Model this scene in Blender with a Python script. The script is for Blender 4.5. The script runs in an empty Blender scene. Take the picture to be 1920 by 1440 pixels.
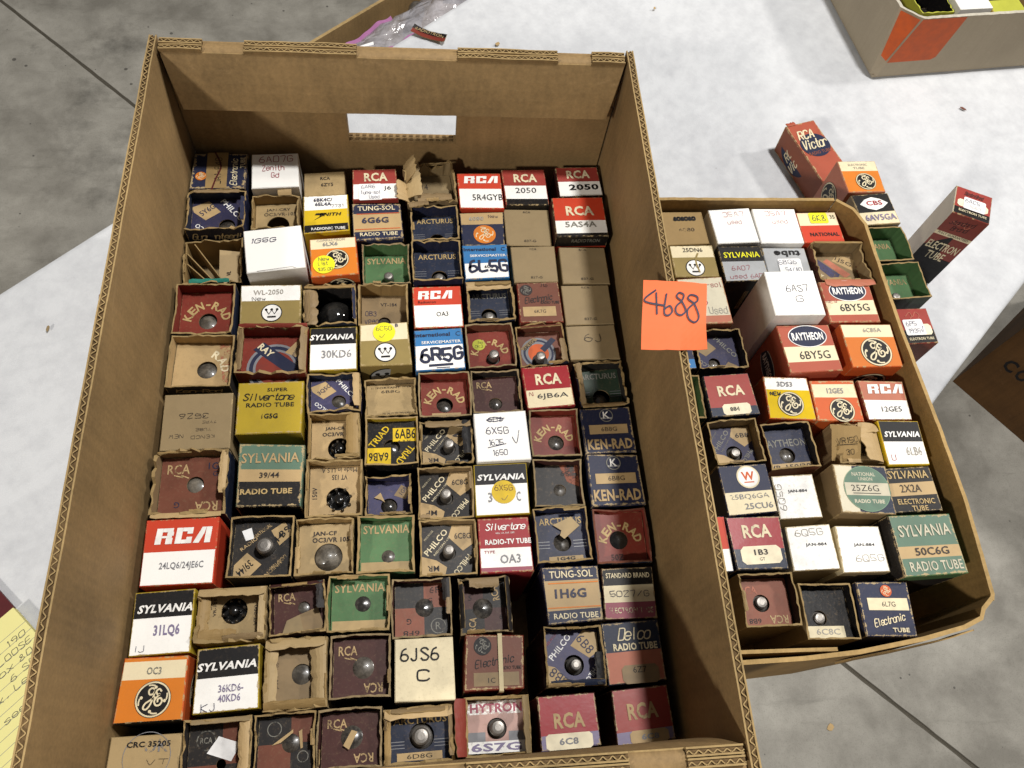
import bpy, math, random
from mathutils import Vector, Matrix, Euler, noise

S = bpy.context.scene
COL = S.collection
RND = random.Random(7)

# ---------------------------------------------------------------- camera
F_PX = 1501.35
CAM = Vector((0.0133, -0.28, 0.7425))
CAM_ROT = Euler((0.4565, -0.0966, -0.0635), 'XYZ')
cd = bpy.data.cameras.new('camera')
cam = bpy.data.objects.new('camera', cd)
COL.objects.link(cam)
cam.location = CAM
cam.rotation_euler = CAM_ROT
cd.sensor_width = 36.0
cd.lens = F_PX / 1920 * 36.0
cd.clip_start = 0.01
cd.clip_end = 60
S.camera = cam
CM = CAM_ROT.to_matrix()


def un(u, v, z):
    """photo pixel -> point on the horizontal plane at height z"""
    d = CM @ Vector(((u - 960) / F_PX, -(v - 720) / F_PX, -1))
    return CAM + d * ((z - CAM.z) / d.z)


# ---------------------------------------------------------------- light
w = bpy.data.worlds.new('World')
S.world = w
w.use_nodes = True
w.node_tree.nodes['Background'].inputs[0].default_value = (1.0, 0.99, 0.975, 1)
w.node_tree.nodes['Background'].inputs[1].default_value = 0.125


def lamp(name, loc, target, power, size, col):
    l = bpy.data.lights.new(name, 'AREA')
    l.shape = 'DISK'
    l.size = size
    l.energy = power
    l.color = col
    o = bpy.data.objects.new(name, l)
    COL.objects.link(o)
    o.location = loc
    o.rotation_euler = (Vector(target) - Vector(loc)).to_track_quat('-Z', 'Y').to_euler()
    return o


lamp('added_fill_lamp', (0.88, 0.55, 3.0), (0.15, 0, 0), 90, 0.26, (1.0, 0.98, 0.95))
lamp('added_fill_lamp', (-2.3, -2.6, 2.55), (0.1, 0, 0), 98, 0.30, (1.0, 0.94, 0.85))
lamp('added_fill_lamp', (3.3, 1.0, 2.7), (0.1, 0, 0), 72, 0.35, (1.0, 0.96, 0.90))  # unseen fill lamp, added to brighten the tray's left wall
S.view_settings.view_transform = 'Standard'
S.view_settings.look = 'None'
S.view_settings.exposure = 0.0
S.view_settings.gamma = 1.0
S.view_settings.use_curve_mapping = False
S.render.engine = 'CYCLES'

# ---------------------------------------------------------------- colours and materials
HEX = dict(W='f8f6f1', C='e6d8b4', K='bda376', KD='a08b67', KB='a88b5b', BOARD='a98f61',
           R='d8472c', RO='aa433b', RM='54332f', RK='8c3b2f', RD='3f211e', RR='ab3138', PK='a85a6a',
           BK='1b191a', NV='2a2f4a', NV2='2a3247', BL='3a80bd', GR='5f8458', GT='66826f', GD='36493a', GL='86a888',
           Y='e9c524', YS='bfa42f', YN='f4ee2a', OR='e8862a', OD='d9642f', GO='a08b52', GY='b9bbbd', PH='3a3957',
           PB='2e2b2a', VI='4d4a6c', SK='8d8a80', T='c9ab7b', TD='9b8360', BR='7e4c3b', SAL='c77a60', GREY='8f8f93',
           ST='f4f3f2', INK='20202a', PEN='2b2b52', RED='b04450', PURP='8f84a4', WF='d2cab2', FADE='b0aaa0', LBL='f5e9c9',
           NOTE='ff8a55', PAD='fbf28a', DKRED='5a1d1f', CHART='c6c84a', PINK='c95a9a', TEAL='2f8a78', LIN='3b3b52',
           GOLDL='cdb078', BLK2='3a3230', ORB='94543c', RY='b95c45', PKL='cba69c', PADL='f3ec9c', ORG='dd7a2a')


def lin(h, f=0.74):
    o = []
    for i in (0, 2, 4):
        c = int(h[i:i + 2], 16) / 255
        o.append((c / 12.92 if c <= 0.04045 else ((c + 0.055) / 1.055) ** 2.4) * f)
    return tuple(o) + (1,)


MATS = {}


def nodes_of(m):
    m.use_nodes = True
    nt = m.node_tree
    return nt, nt.nodes, nt.links, nt.nodes['Principled BSDF']


def N(nt, kind, **kw):
    n = nt.nodes.new(kind)
    for k, v in kw.items():
        if k.startswith('i_'):
            key = k[2:]
            n.inputs[int(key) if key.isdigit() else key].default_value = v
        else:
            setattr(n, k, v)
    return n


def mixc(nt, fac, a, b, blend='MIX'):
    n = nt.nodes.new('ShaderNodeMix')
    n.data_type = 'RGBA'
    n.blend_type = blend
    for s, val in ((n.inputs['Factor'], fac), (n.inputs[6], a), (n.inputs[7], b)):
        if hasattr(val, 'is_linked'):
            nt.links.new(val, s)
        else:
            s.default_value = val
    return n.outputs[2]


def math_(nt, op, a, b=None, clamp=False):
    n = nt.nodes.new('ShaderNodeMath')
    n.operation = op
    n.use_clamp = clamp
    for i, val in enumerate((a, b)):
        if val is None:
            continue
        if hasattr(val, 'is_linked'):
            nt.links.new(val, n.inputs[i])
        else:
            n.inputs[i].default_value = val
    return n.outputs[0]


def sep_xy(nt, sock):
    n = nt.nodes.new('ShaderNodeSeparateXYZ')
    nt.links.new(sock, n.inputs[0])
    return n.outputs


def paper(c, rough=0.55, wear=1.0, dirt=0.35):
    """printed or plain paper board, scuffed to bare board along its edges"""
    key = ('paper', c, rough, wear, dirt)
    if key in MATS:
        return MATS[key]
    m = bpy.data.materials.new('paper_' + c)
    nt, nd, lk, bs = nodes_of(m)
    tc = N(nt, 'ShaderNodeTexCoord')
    oi = N(nt, 'ShaderNodeObjectInfo')
    add = N(nt, 'ShaderNodeVectorMath', operation='ADD')
    lk.new(tc.outputs['Object'], add.inputs[0])
    sc = N(nt, 'ShaderNodeVectorMath', operation='SCALE')
    lk.new(oi.outputs['Location'], sc.inputs[0])
    sc.inputs['Scale'].default_value = 37.0
    lk.new(sc.outputs[0], add.inputs[1])
    base = lin(HEX[c], .90 if c in ('W', 'ST', 'C', 'WF', 'LBL') else .74)
    n1 = N(nt, 'ShaderNodeTexNoise', i_Scale=55.0, i_Detail=6.0, i_Roughness=0.65)
    n2 = N(nt, 'ShaderNodeTexNoise', i_Scale=420.0, i_Detail=5.0, i_Roughness=0.7)
    n3 = N(nt, 'ShaderNodeTexNoise', i_Scale=190.0, i_Detail=4.0, i_Roughness=0.75)
    for n in (n1, n2, n3):
        lk.new(add.outputs[0], n.inputs['Vector'])
    dark = tuple(x * 0.55 for x in base[:3]) + (1,)
    f1 = math_(nt, 'MULTIPLY', math_(nt, 'SUBTRACT', n1.outputs[0], 0.42), 2.6 * dirt, True)
    col = mixc(nt, f1, base, dark)
    n0 = N(nt, 'ShaderNodeTexNoise', i_Scale=24.0, i_Detail=3.0, i_Roughness=0.55)
    lk.new(add.outputs[0], n0.inputs['Vector'])
    f0 = math_(nt, 'MULTIPLY', math_(nt, 'SUBTRACT', n0.outputs[0], 0.50), 2.4 * dirt, True)
    col = mixc(nt, math_(nt, 'MULTIPLY', f0, .75), col, tuple(x * .45 + y for x, y in zip(base[:3], (.035, .026, .016))) + (1,))
    f2 = math_(nt, 'MULTIPLY', math_(nt, 'SUBTRACT', n2.outputs[0], 0.54), 2.4 * dirt, True)
    col = mixc(nt, f2, col, (0.20, 0.14, 0.08, 1))
    if wear > 0:
        u1 = N(nt, 'ShaderNodeUVMap', uv_map='UVMap')
        u2 = N(nt, 'ShaderNodeUVMap', uv_map='ext')
        a, b = sep_xy(nt, u1.outputs[0]), sep_xy(nt, u2.outputs[0])
        dx = math_(nt, 'SUBTRACT', b[0], math_(nt, 'ABSOLUTE', a[0]))
        dy = math_(nt, 'SUBTRACT', b[1], math_(nt, 'ABSOLUTE', a[1]))
        d = math_(nt, 'MINIMUM', dx, dy)
        th = math_(nt, 'MULTIPLY', math_(nt, 'SUBTRACT', n3.outputs[0], 0.40), 0.0068 * wear)
        msk = math_(nt, 'MULTIPLY', math_(nt, 'SUBTRACT', th, d), 2600.0, True)
        # scattered scuffs
        sc2 = math_(nt, 'MULTIPLY', math_(nt, 'SUBTRACT', n3.outputs[0], 0.69), 10.0 * wear, True)
        msk = math_(nt, 'MAXIMUM', msk, math_(nt, 'MULTIPLY', sc2, 0.5))
        col = mixc(nt, math_(nt, 'MULTIPLY', msk, 0.85), col, lin('c3ab7e'))
    lk.new(col, bs.inputs['Base Color'])
    bs.inputs['Roughness'].default_value = rough
    bs.inputs['Specular IOR Level'].default_value = 0.22
    bp = N(nt, 'ShaderNodeBump', i_Strength=0.25, i_Distance=0.0006)
    lk.new(n1.outputs[0], bp.inputs['Height'])
    bp2 = N(nt, 'ShaderNodeBump', i_Strength=0.12, i_Distance=0.0002)
    lk.new(n2.outputs[0], bp2.inputs['Height'])
    lk.new(bp.outputs[0], bp2.inputs['Normal'])
    lk.new(bp2.outputs[0], bs.inputs['Normal'])
    MATS[key] = m
    return m


def ink(c, fade=0.25, rough=0.5):
    """printing or pen: rubbed through in places"""
    key = ('ink', c, fade, rough)
    if key in MATS:
        return MATS[key]
    m = bpy.data.materials.new('ink_' + c)
    nt, nd, lk, bs = nodes_of(m)
    base = lin(HEX[c], .88 if c in ('W', 'ST', 'C', 'LBL', 'YN') else .76)
    bs.inputs['Roughness'].default_value = rough
    bs.inputs['Specular IOR Level'].default_value = 0.2
    geo = N(nt, 'ShaderNodeNewGeometry')
    n = N(nt, 'ShaderNodeTexNoise', i_Scale=480.0, i_Detail=4.0, i_Roughness=0.75)
    lk.new(geo.outputs['Position'], n.inputs['Vector'])
    n2 = N(nt, 'ShaderNodeTexNoise', i_Scale=110.0, i_Detail=2.0)
    lk.new(geo.outputs['Position'], n2.inputs['Vector'])
    s = math_(nt, 'ADD', math_(nt, 'MULTIPLY', n.outputs[0], 0.6), math_(nt, 'MULTIPLY', n2.outputs[0], 0.4))
    lk.new(mixc(nt, math_(nt, 'MULTIPLY', math_(nt, 'SUBTRACT', n2.outputs[0], .38), 2.2, True), base, tuple(x * .72 + .012 for x in base[:3]) + (1,)), bs.inputs['Base Color'])
    f = math_(nt, 'MULTIPLY', math_(nt, 'SUBTRACT', s, 0.66 - 0.29 * fade), 9.0, True)
    f = math_(nt, 'MULTIPLY', f, min(1.0, 0.45 + fade))
    tr = N(nt, 'ShaderNodeBsdfTransparent')
    mx = N(nt, 'ShaderNodeMixShader')
    lk.new(f, mx.inputs[0])
    lk.new(bs.outputs[0], mx.inputs[1])
    lk.new(tr.outputs[0], mx.inputs[2])
    lk.new(mx.outputs[0], nd['Material Output'].inputs['Surface'])
    MATS[key] = m
    return m


def simple(name, c, rough=0.5, metal=0.0, spec=0.5, bump=0.0, bscale=200, var=0.2):
    key = ('s', name)
    if key in MATS:
        return MATS[key]
    m = bpy.data.materials.new(name)
    nt, nd, lk, bs = nodes_of(m)
    base = lin(c)
    tc = N(nt, 'ShaderNodeTexCoord')
    n = N(nt, 'ShaderNodeTexNoise', i_Scale=bscale, i_Detail=5.0, i_Roughness=0.65)
    lk.new(tc.outputs['Object'], n.inputs['Vector'])
    col = mixc(nt, n.outputs[0], tuple(x * (1 + var) for x in base[:3]) + (1,), tuple(x * (1 - var) for x in base[:3]) + (1,))
    lk.new(col, bs.inputs['Base Color'])
    bs.inputs['Roughness'].default_value = rough
    bs.inputs['Metallic'].default_value = metal
    bs.inputs['Specular IOR Level'].default_value = spec
    if bump:
        bp = N(nt, 'ShaderNodeBump', i_Strength=bump, i_Distance=0.001)
        lk.new(n.outputs[0], bp.inputs['Height'])
        lk.new(bp.outputs[0], bs.inputs['Normal'])
    MATS[key] = m
    return m


def kraft_board(name, c, sheen=0.7, mott=0.42):
    """unprinted corrugated board: fibres, blotches and faint flute lines"""
    key = ('kb', name)
    if key in MATS:
        return MATS[key]
    m = bpy.data.materials.new(name)
    nt, nd, lk, bs = nodes_of(m)
    tc = N(nt, 'ShaderNodeTexCoord')
    base = lin(c)
    n1 = N(nt, 'ShaderNodeTexNoise', i_Scale=9.0, i_Detail=5.0, i_Roughness=0.6)
    n2 = N(nt, 'ShaderNodeTexNoise', i_Scale=320.0, i_Detail=5.0, i_Roughness=0.7)
    mp = N(nt, 'ShaderNodeMapping')
    mp.inputs['Scale'].default_value = (1, 1, 0.05)
    lk.new(tc.outputs['Object'], mp.inputs[0])
    n3 = N(nt, 'ShaderNodeTexNoise', i_Scale=170.0, i_Detail=2.0)
    lk.new(mp.outputs[0], n3.inputs['Vector'])
    for n in (n1, n2):
        lk.new(tc.outputs['Object'], n.inputs['Vector'])
    s = math_(nt, 'ADD', math_(nt, 'MULTIPLY', n1.outputs[0], 0.55),
              math_(nt, 'ADD', math_(nt, 'MULTIPLY', n2.outputs[0], 0.3), math_(nt, 'MULTIPLY', n3.outputs[0], 0.15)))
    f = math_(nt, 'MULTIPLY', math_(nt, 'SUBTRACT', s, 0.36), 3.6, True)
    col = mixc(nt, f, tuple(x * (1 + mott * .45) for x in base[:3]) + (1,), tuple(x * (1 - mott) for x in base[:3]) + (1,))
    # rubbed pale streaks and a few dark scuffs
    mq = N(nt, 'ShaderNodeMapping')
    mq.inputs['Scale'].default_value = (2.2, .5, 3.0)
    mq.inputs['Rotation'].default_value = (.4, .2, .5)
    lk.new(tc.outputs['Object'], mq.inputs[0])
    n6 = N(nt, 'ShaderNodeTexNoise', i_Scale=26.0, i_Detail=7.0, i_Roughness=0.72)
    lk.new(mq.outputs[0], n6.inputs['Vector'])
    col = mixc(nt, math_(nt, 'MULTIPLY', math_(nt, 'SUBTRACT', n6.outputs[0], .60), 3.2, True), col, tuple(min(1, x * 1.25 + .03) for x in base[:3]) + (1,))
    col = mixc(nt, math_(nt, 'MULTIPLY', math_(nt, 'SUBTRACT', .35, n6.outputs[0]), 2.0, True), col, tuple(x * .7 for x in base[:3]) + (1,))
    lk.new(col, bs.inputs['Base Color'])
    bs.inputs['Roughness'].default_value = sheen
    bs.inputs['Specular IOR Level'].default_value = 0.3
    bp = N(nt, 'ShaderNodeBump', i_Strength=0.15, i_Distance=0.0006)
    lk.new(s, bp.inputs['Height'])
    lk.new(bp.outputs[0], bs.inputs['Normal'])
    MATS[key] = m
    return m


# ---------------------------------------------------------------- mesh helpers
class MB:
    """collects faces; each face may carry a material and face-plane coordinates for edge wear"""

    def __init__(self):
        self.v, self.f, self.mi, self.mats, self.uv, self.ext = [], [], [], [], [], []

    def face(self, pts, mat, uvs=None, ext=None):
        if mat not in self.mats:
            self.mats.append(mat)
        i = len(self.v)
        self.v += [tuple(p) for p in pts]
        self.f.append(tuple(range(i, i + len(pts))))
        self.mi.append(self.mats.index(mat))
        self.uv.append(uvs or [(0, 0)] * len(pts))
        self.ext.append(ext or (1.0, 1.0))

    def mesh(self, vs, fs, mat):
        if mat not in self.mats:
            self.mats.append(mat)
        i = len(self.v)
        self.v += [tuple(p) for p in vs]
        k = self.mats.index(mat)
        for f in fs:
            self.f.append(tuple(i + j for j in f))
            self.mi.append(k)
            self.uv.append([(0, 0)] * len(f))
            self.ext.append((1.0, 1.0))

    def box(self, x0, y0, z0, x1, y1, z1, mat, M=None):
        vs = [Vector((x, y, z)) for z in (z0, z1) for x, y in ((x0, y0), (x1, y0), (x1, y1), (x0, y1))]
        if M:
            vs = [M @ p for p in vs]
        self.mesh(vs, [(3, 2, 1, 0), (4, 5, 6, 7), (0, 1, 5, 4), (1, 2, 6, 5), (2, 3, 7, 6), (3, 0, 4, 7)], mat)

    def build(self, name, parent=None, smooth=False, weld=False):
        me = bpy.data.meshes.new(name)
        me.from_pydata(self.v, [], self.f)
        for m in self.mats:
            me.materials.append(m)
        me.polygons.foreach_set('material_index', self.mi)
        u1, u2 = me.uv_layers.new(name='UVMap'), me.uv_layers.new(name='ext')
        a, b = [], []
        for uvs, e in zip(self.uv, self.ext):
            for q in uvs:
                a += q
                b += e
        u1.data.foreach_set('uv', a)
        u2.data.foreach_set('uv', b)
        if smooth:
            me.polygons.foreach_set('use_smooth', [True] * len(me.polygons))
        me.update()
        if weld:
            import bmesh
            bm = bmesh.new()
            bm.from_mesh(me)
            bmesh.ops.remove_doubles(bm, verts=bm.verts, dist=1e-6)
            bm.to_mesh(me)
            bm.free()
        o = bpy.data.objects.new(name, me)
        COL.objects.link(o)
        o.parent = parent
        return o


def empty(name, loc=(0, 0, 0), rz=0.0):
    o = bpy.data.objects.new(name, None)
    COL.objects.link(o)
    o.location = loc
    o.rotation_euler = (0, 0, rz)
    o.empty_display_size = 0.02
    return o


def tag(o, label=None, cat=None, group=None, kind=None):
    if label:
        o['label'] = label
    if cat:
        o['category'] = cat
    if group:
        o['group'] = group
    if kind:
        o['kind'] = kind
    return o


def lathe(mb, prof, mat, n=20, c=(0, 0)):
    vs, fs = [], []
    for r, z in prof:
        for i in range(n):
            a = 2 * math.pi * i / n
            vs.append((c[0] + r * math.cos(a), c[1] + r * math.sin(a), z))
    for k in range(len(prof) - 1):
        for i in range(n):
            j = (i + 1) % n
            fs.append((k * n + i, k * n + j, (k + 1) * n + j, (k + 1) * n + i))
    mb.mesh(vs, fs, mat)


# ---------------------------------------------------------------- writing
GL = {k: v for k, v in (l.split('=') for l in '''A=002640 1232
B=0006 0636453403 033342413000
C=4536160501103041
D=0006 063645413000
E=46060040 0333
F=460600 0333
G=45361605011030414323
H=0006 4046 0343
I=2026
J=3631201001
K=0006 460340
L=060040
M=0006234640
N=00064046
O=160501103041453616
P=0006 063645433303
Q=160501103041453616 2240
R=0006 063645433303 2340
S=453616051442413010 1001
T=0646 2620
U=060110304146
V=062046
W=0610233046
X=0046 0640
Y=062346 2320
Z=06460040
0=160501103041453616
1=152620
2=051636454000 0040
3=05163645342334413010 1001
4=360242 3630
5=4606 060333424130 3001
6=3615020110304142331302
7=064620
8=23141526353423120110304132 3223
9=43341413050516364543 4330
-=0343
/=0046
$=453616051442413010 2720
,=2110
.=2021
`=032046
a=4434140301103041 4440
b=0006 0314344341301001
c=4334140301103041
d=4640 4334140301103041
e=02424334140301103041
f=46362520 1434
g=4434140302123143 44413010
h=0006 0314344340
i=2420 2526
k=0006 4402 1340
l=1620
m=0004 03142320 23344340
n=0004 0314344340
o=140301103041433414
r=0004 03143443
s=433414033241301001
t=26213040 1434
u=0401103041 4440
v=042044
w=0410233044
y=0422 4400
x=0044 0440
!=2622 2020'''.split('\n'))}


def smooth_line(p, k=4):
    if len(p) < 3:
        return p
    out = []
    for i in range(len(p) - 1):
        a, b = p[i], p[i + 1]
        z = p[i - 1] if i else a
        c = p[i + 2] if i + 2 < len(p) else b
        for j in range(k):
            t = j / k
            out.append(tuple(0.5 * (2 * a[q] + (b[q] - z[q]) * t + (2 * z[q] - 5 * a[q] + 4 * b[q] - c[q]) * t * t
                                    + (3 * a[q] - z[q] - 3 * b[q] + c[q]) * t ** 3) for q in (0, 1)))
    out.append(p[-1])
    return out


def ribbon(p, hw):
    """mitred flat strip along a 2-D polyline"""
    p = [q for i, q in enumerate(p) if i == 0 or (abs(q[0] - p[i - 1][0]) + abs(q[1] - p[i - 1][1])) > 1e-7]
    if len(p) < 2:
        p = [p[0], (p[0][0] + hw, p[0][1])]
    vs, fs = [], []
    n = len(p)
    for i in range(n):
        a, b = p[max(0, i - 1)], p[min(n - 1, i + 1)]
        dx, dy = b[0] - a[0], b[1] - a[1]
        L = math.hypot(dx, dy) or 1e-9
        ex = hw * 0.5 * ((i == n - 1) - (i == 0))
        x, y = p[i][0] + dx / L * ex, p[i][1] + dy / L * ex
        vs += [(x - dy / L * hw, y + dx / L * hw), (x + dy / L * hw, y - dx / L * hw)]
    for i in range(n - 1):
        fs.append((2 * i, 2 * i + 1, 2 * i + 3, 2 * i + 2))
    return vs, fs


FONT_CACHE = {}


def font_mesh(s, bold):
    key = (s, bold)
    if key not in FONT_CACHE:
        cu = bpy.data.curves.new('lettering', 'FONT')
        cu.body = s
        cu.resolution_u = 2
        cu.offset = 0.026 * bold
        cu.space_character = 1.0 + 0.05 * bold
        o = bpy.data.objects.new('lettering', cu)
        COL.objects.link(o)
        dg = bpy.context.evaluated_depsgraph_get()
        e = o.evaluated_get(dg)
        me = e.to_mesh()
        vs = [(v.co.x, v.co.y) for v in me.vertices]
        fs = [tuple(p.vertices) for p in me.polygons]
        e.to_mesh_clear()
        bpy.data.objects.remove(o)
        bpy.data.curves.remove(cu)
        FONT_CACHE[key] = (vs, fs)
    return FONT_CACHE[key]


class Face:
    """a flat face to print on: 2-D metres about its centre -> local 3-D of the part it belongs to"""

    def __init__(self, owner, o, u, v, w, h):
        self.owner, self.o, self.u, self.v, self.w, self.h = owner, Vector(o), Vector(u), Vector(v), w, h
        self.n = self.u.cross(self.v).normalized()
        self.sub = {}
        self.k = 0
        self.call = 0

    def P(self, x, y, lift):
        return self.o + self.u * x + self.v * y + self.n * lift

    def add(self, part, mat, vs, fs, lift):
        mb = self.sub.setdefault((part, mat.name, self.call if part in ('lettering', 'printed_panel', 'sticker', 'splinter', 'torn_flap') else 0), (MB(), mat))[0]
        mb.mesh([self.P(x, y, lift) for x, y in vs], fs, mat)

    def text(self, s, u, v, w, h, c='BK', st='b', rot=0.0, lw=0.09, fade=0.32, lift=0.00024, keep=False):
        """s centred at (u, v), filling w by h; all as fractions of the face"""
        if not s.strip():
            return
        if not keep:
            self.call += 1
        cx, cy, W, H = u * self.w, v * self.h, w * self.w, h * self.h
        groups = []
        if 'h' in st:
            rr = random.Random(hash(s) % 1000 if False else sum(map(ord, s)))
            x = 0.0
            for ch in s:
                if ch == ' ':
                    x += 3.5
                    continue
                g = GL.get(ch) or GL.get(ch.upper()) or GL['-']
                j = 0.28 if 'j' in st else 0.0
                dy = rr.uniform(-j, j) * 1.2
                for stroke in g.split():
                    pts = [(x + int(stroke[i]) + rr.uniform(-j, j), int(stroke[i + 1]) + dy + rr.uniform(-j, j))
                           for i in range(0, len(stroke), 2)]
                    groups.append(smooth_line(pts))
                x += (2.6 if ch in 'Il1i,.' and 's' not in st else 4.6) + (1.1 if 's' not in st else 0)
            xs = [p[0] for g in groups for p in g]
            ys = [p[1] for g in groups for p in g]
        else:
            vs, fs = font_mesh(s, 1.25 if 'B' in st else (0.55 if 'b' in st else 0.0))
            xs = [p[0] for p in vs]
            ys = [p[1] for p in vs]
        x0, x1, y0, y1 = min(xs), max(xs), min(ys), max(ys)
        sx, sy = W / max(1e-6, x1 - x0), H / max(1e-6, y1 - y0)
        sh = 0.28 if 'i' in st else 0.0
        ca, sa = math.cos(math.radians(rot)), math.sin(math.radians(rot))

        def tf(p):
            X, Y = (p[0] - (x0 + x1) / 2) * sx, (p[1] - (y0 + y1) / 2) * sy
            X += sh * Y
            return (cx + ca * X - sa * Y, cy + sa * X + ca * Y)
        m = ink(c, fade)
        if groups:
            for i, g in enumerate(groups):
                rv, rf = ribbon([tf(p) for p in g], lw * H * 0.5)
                self.add('lettering', m, rv, rf, lift + 4e-6 * (i % 14))
        else:
            self.add('lettering', m, [tf(p) for p in vs], fs, lift)

    def arc(self, s, u, v, r, a0, a1, hh, c, st='b', ww=0.8, fade=0.2, lift=0.00024):
        """letters set round an arc (radius and height as fractions of the face width)"""
        self.call += 1
        for i, ch in enumerate(s):
            if ch == ' ':
                continue
            a = math.radians(a0 + (a1 - a0) * i / max(1, len(s) - 1))
            x, y = u * self.w + r * self.w * math.cos(a), v * self.h + r * self.w * math.sin(a)
            hgt = hh * (0.2 if ch == '-' else 1)
            self.text(ch, x / self.w, y / self.h, hh * ww * (0.6 if ch == '-' else 1), hgt * self.w / self.h, c, st,
                      math.degrees(a) - 90, fade=fade, lift=lift, keep=True)

    def poly(self, pts, c, part='printed_panel', lift=0.0001, mat=None, fade=0.05, keep=False):
        if not keep:
            self.call += 1
        vs = [(x * self.w, y * self.h) for x, y in pts]
        self.add(part, mat or ink(c, fade), vs, [tuple(range(len(vs)))], lift)

    def rect(self, u0, v0, u1, v1, c, **kw):
        self.poly([(u0, v0), (u1, v0), (u1, v1), (u0, v1)], c, **kw)

    def disc(self, u, v, r, c, part='printed_emblem', lift=0.00016, n=36, ry=1.0, fade=0.03, r0=0.0):
        W = self.w
        ring = [(u * W + r * W * math.cos(2 * math.pi * i / n), v * self.h + ry * r * W * math.sin(2 * math.pi * i / n)) for i in range(n)]
        if r0:
            inn = [(u * W + r0 * W * math.cos(2 * math.pi * i / n), v * self.h + ry * r0 * W * math.sin(2 * math.pi * i / n)) for i in range(n)]
            self.add(part, ink(c, fade), ring + inn, [(i, (i + 1) % n, n + (i + 1) % n, n + i) for i in range(n)], lift)
        else:
            self.add(part, ink(c, fade), ring, [tuple(range(n))], lift)

    def stroke(self, pts, lw, c, u=0.0, v=0.0, s=1.0, part='printed_emblem', lift=0.00024, smooth=True, fade=0.08):
        W = self.w
        p = [(u * W + x * s * W, v * self.h + y * s * W) for x, y in pts]
        if smooth:
            p = smooth_line(p)
        rv, rf = ribbon(p, lw * s * W * 0.5)
        self.k += 1
        self.add(part, ink(c, fade), rv, rf, lift + 4e-6 * (self.k % 14))

    def finish(self, relabel=None):
        for (part, mn, cl), (mb, mat) in self.sub.items():
            mb.build(part, self.owner)
        self.sub = {}

    # ---- recurring marks
    def ge(self, u, v, r, disc='BK', fg='C', ring=True, lw=0.105):
        self.disc(u, v, r, disc)
        if ring:
            self.disc(u, v, r * 0.97, fg, r0=r * 0.88, lift=0.00022)
        for pts in ([(0.02, .60), (-.14, .66), (-.30, .50), (-.22, .28), (-.02, .32), (.08, .52), (.02, .18), (-.12, -.30),
                     (-.32, -.58), (-.52, -.52), (-.44, -.26), (-.16, -.06), (.12, .12)],
                    [(.46, .46), (.32, .60), (.16, .46), (.26, .27), (.40, .30), (.20, .10), (.10, -.14), (.22, -.36), (.44, -.34),
                     (.56, -.12), (.46, .06), (.30, .0), (.30, -.16)]):
            self.stroke(pts, lw, fg, u, v, r * 0.92)
        for a in (90, 0, 180, 270):
            q = [((0.70 + 0.10 * t / 4) * math.cos(math.radians(a + 8 * t - 10)), (0.70 + 0.10 * t / 4) * math.sin(math.radians(a + 8 * t - 10))) for t in range(6)]
            self.stroke(q[1:5], lw * .8, fg, u, v, r * 1.02)
            self.disc(u + 0.66 * r * math.cos(math.radians(a - 8)), v + 0.66 * r * math.sin(math.radians(a - 8)) * self.w / self.h, r * 0.09, fg, n=10, lift=0.0003)

    def west(self, u, v, r, disc='W', fg='BK'):
        self.disc(u, v, r, fg)
        self.disc(u, v, r * 0.90, disc, lift=0.0002)
        self.stroke([(-.52, .30), (-.26, -.16), (0, .30), (.26, -.16), (.52, .30)], .13, fg, u, v, r, smooth=False)
        for x in (-.52, 0, .52):
            self.disc(u + x * r, v + .36 * r * self.w / self.h, r * .14, fg, n=12, lift=0.0003)
        self.stroke([(-.36, -.46), (.36, -.46)], .20, fg, u, v, r, smooth=False)

    def rcanew(self, u, v, w, h, c='W', fade=0.04):
        """heavy block letters of even stroke"""
        W, H = w, h
        self.call += 1

        def pg(pts):
            self.poly([(u + (x - .5) * W, v + (y - .5) * H) for x, y in pts], c, part='lettering', lift=0.00024, fade=fade, keep=True)
        for x0, y0, x1, y1 in ((0, 0, .11, 1), (.112, .76, .30, 1), (.20, .52, .315, .758), (.112, .38, .29, .518), (.19, 0, .31, .378),
                               (.36, 0, .47, 1), (.472, .76, .66, 1), (.472, 0, .66, .24), (.56, .60, .66, .758), (.56, .242, .66, .40), (.895, 0, 1, 1)):
            k = .03
            pg([(x0 + k * y0, y0), (x1 + k * y0, y0), (x1 + k * y1, y1), (x0 + k * y1, y1)])
        pg([(.69, 0), (.80, 0), (.893, .62), (.923, 1), (.85, 1)])

    def zenith(self, u, v, w, h):
        self.text('ENITH', u + 0.13 * w, v + .04, w * .74, h * .55, 'BK', 'Bi')
        self.poly([(u - w * .5, v - h * .75), (u - w * .16, v + h * .18), (u - w * .42, v + h * .2), (u - w * .38, v + h * .5),
                   (u + w * .02, v + h * .5), (u - w * .2, v - h * .1)], 'BK', part='lettering', lift=0.00024)


# ---------------------------------------------------------------- tube boxes
BOXES = []
FLOOR_Z = 0.0065
ORD = ['zeroth', 'first', 'second', 'third', 'fourth', 'fifth', 'sixth', 'seventh', 'eighth', 'ninth', 'tenth', 'eleventh', 'twelfth']


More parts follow.
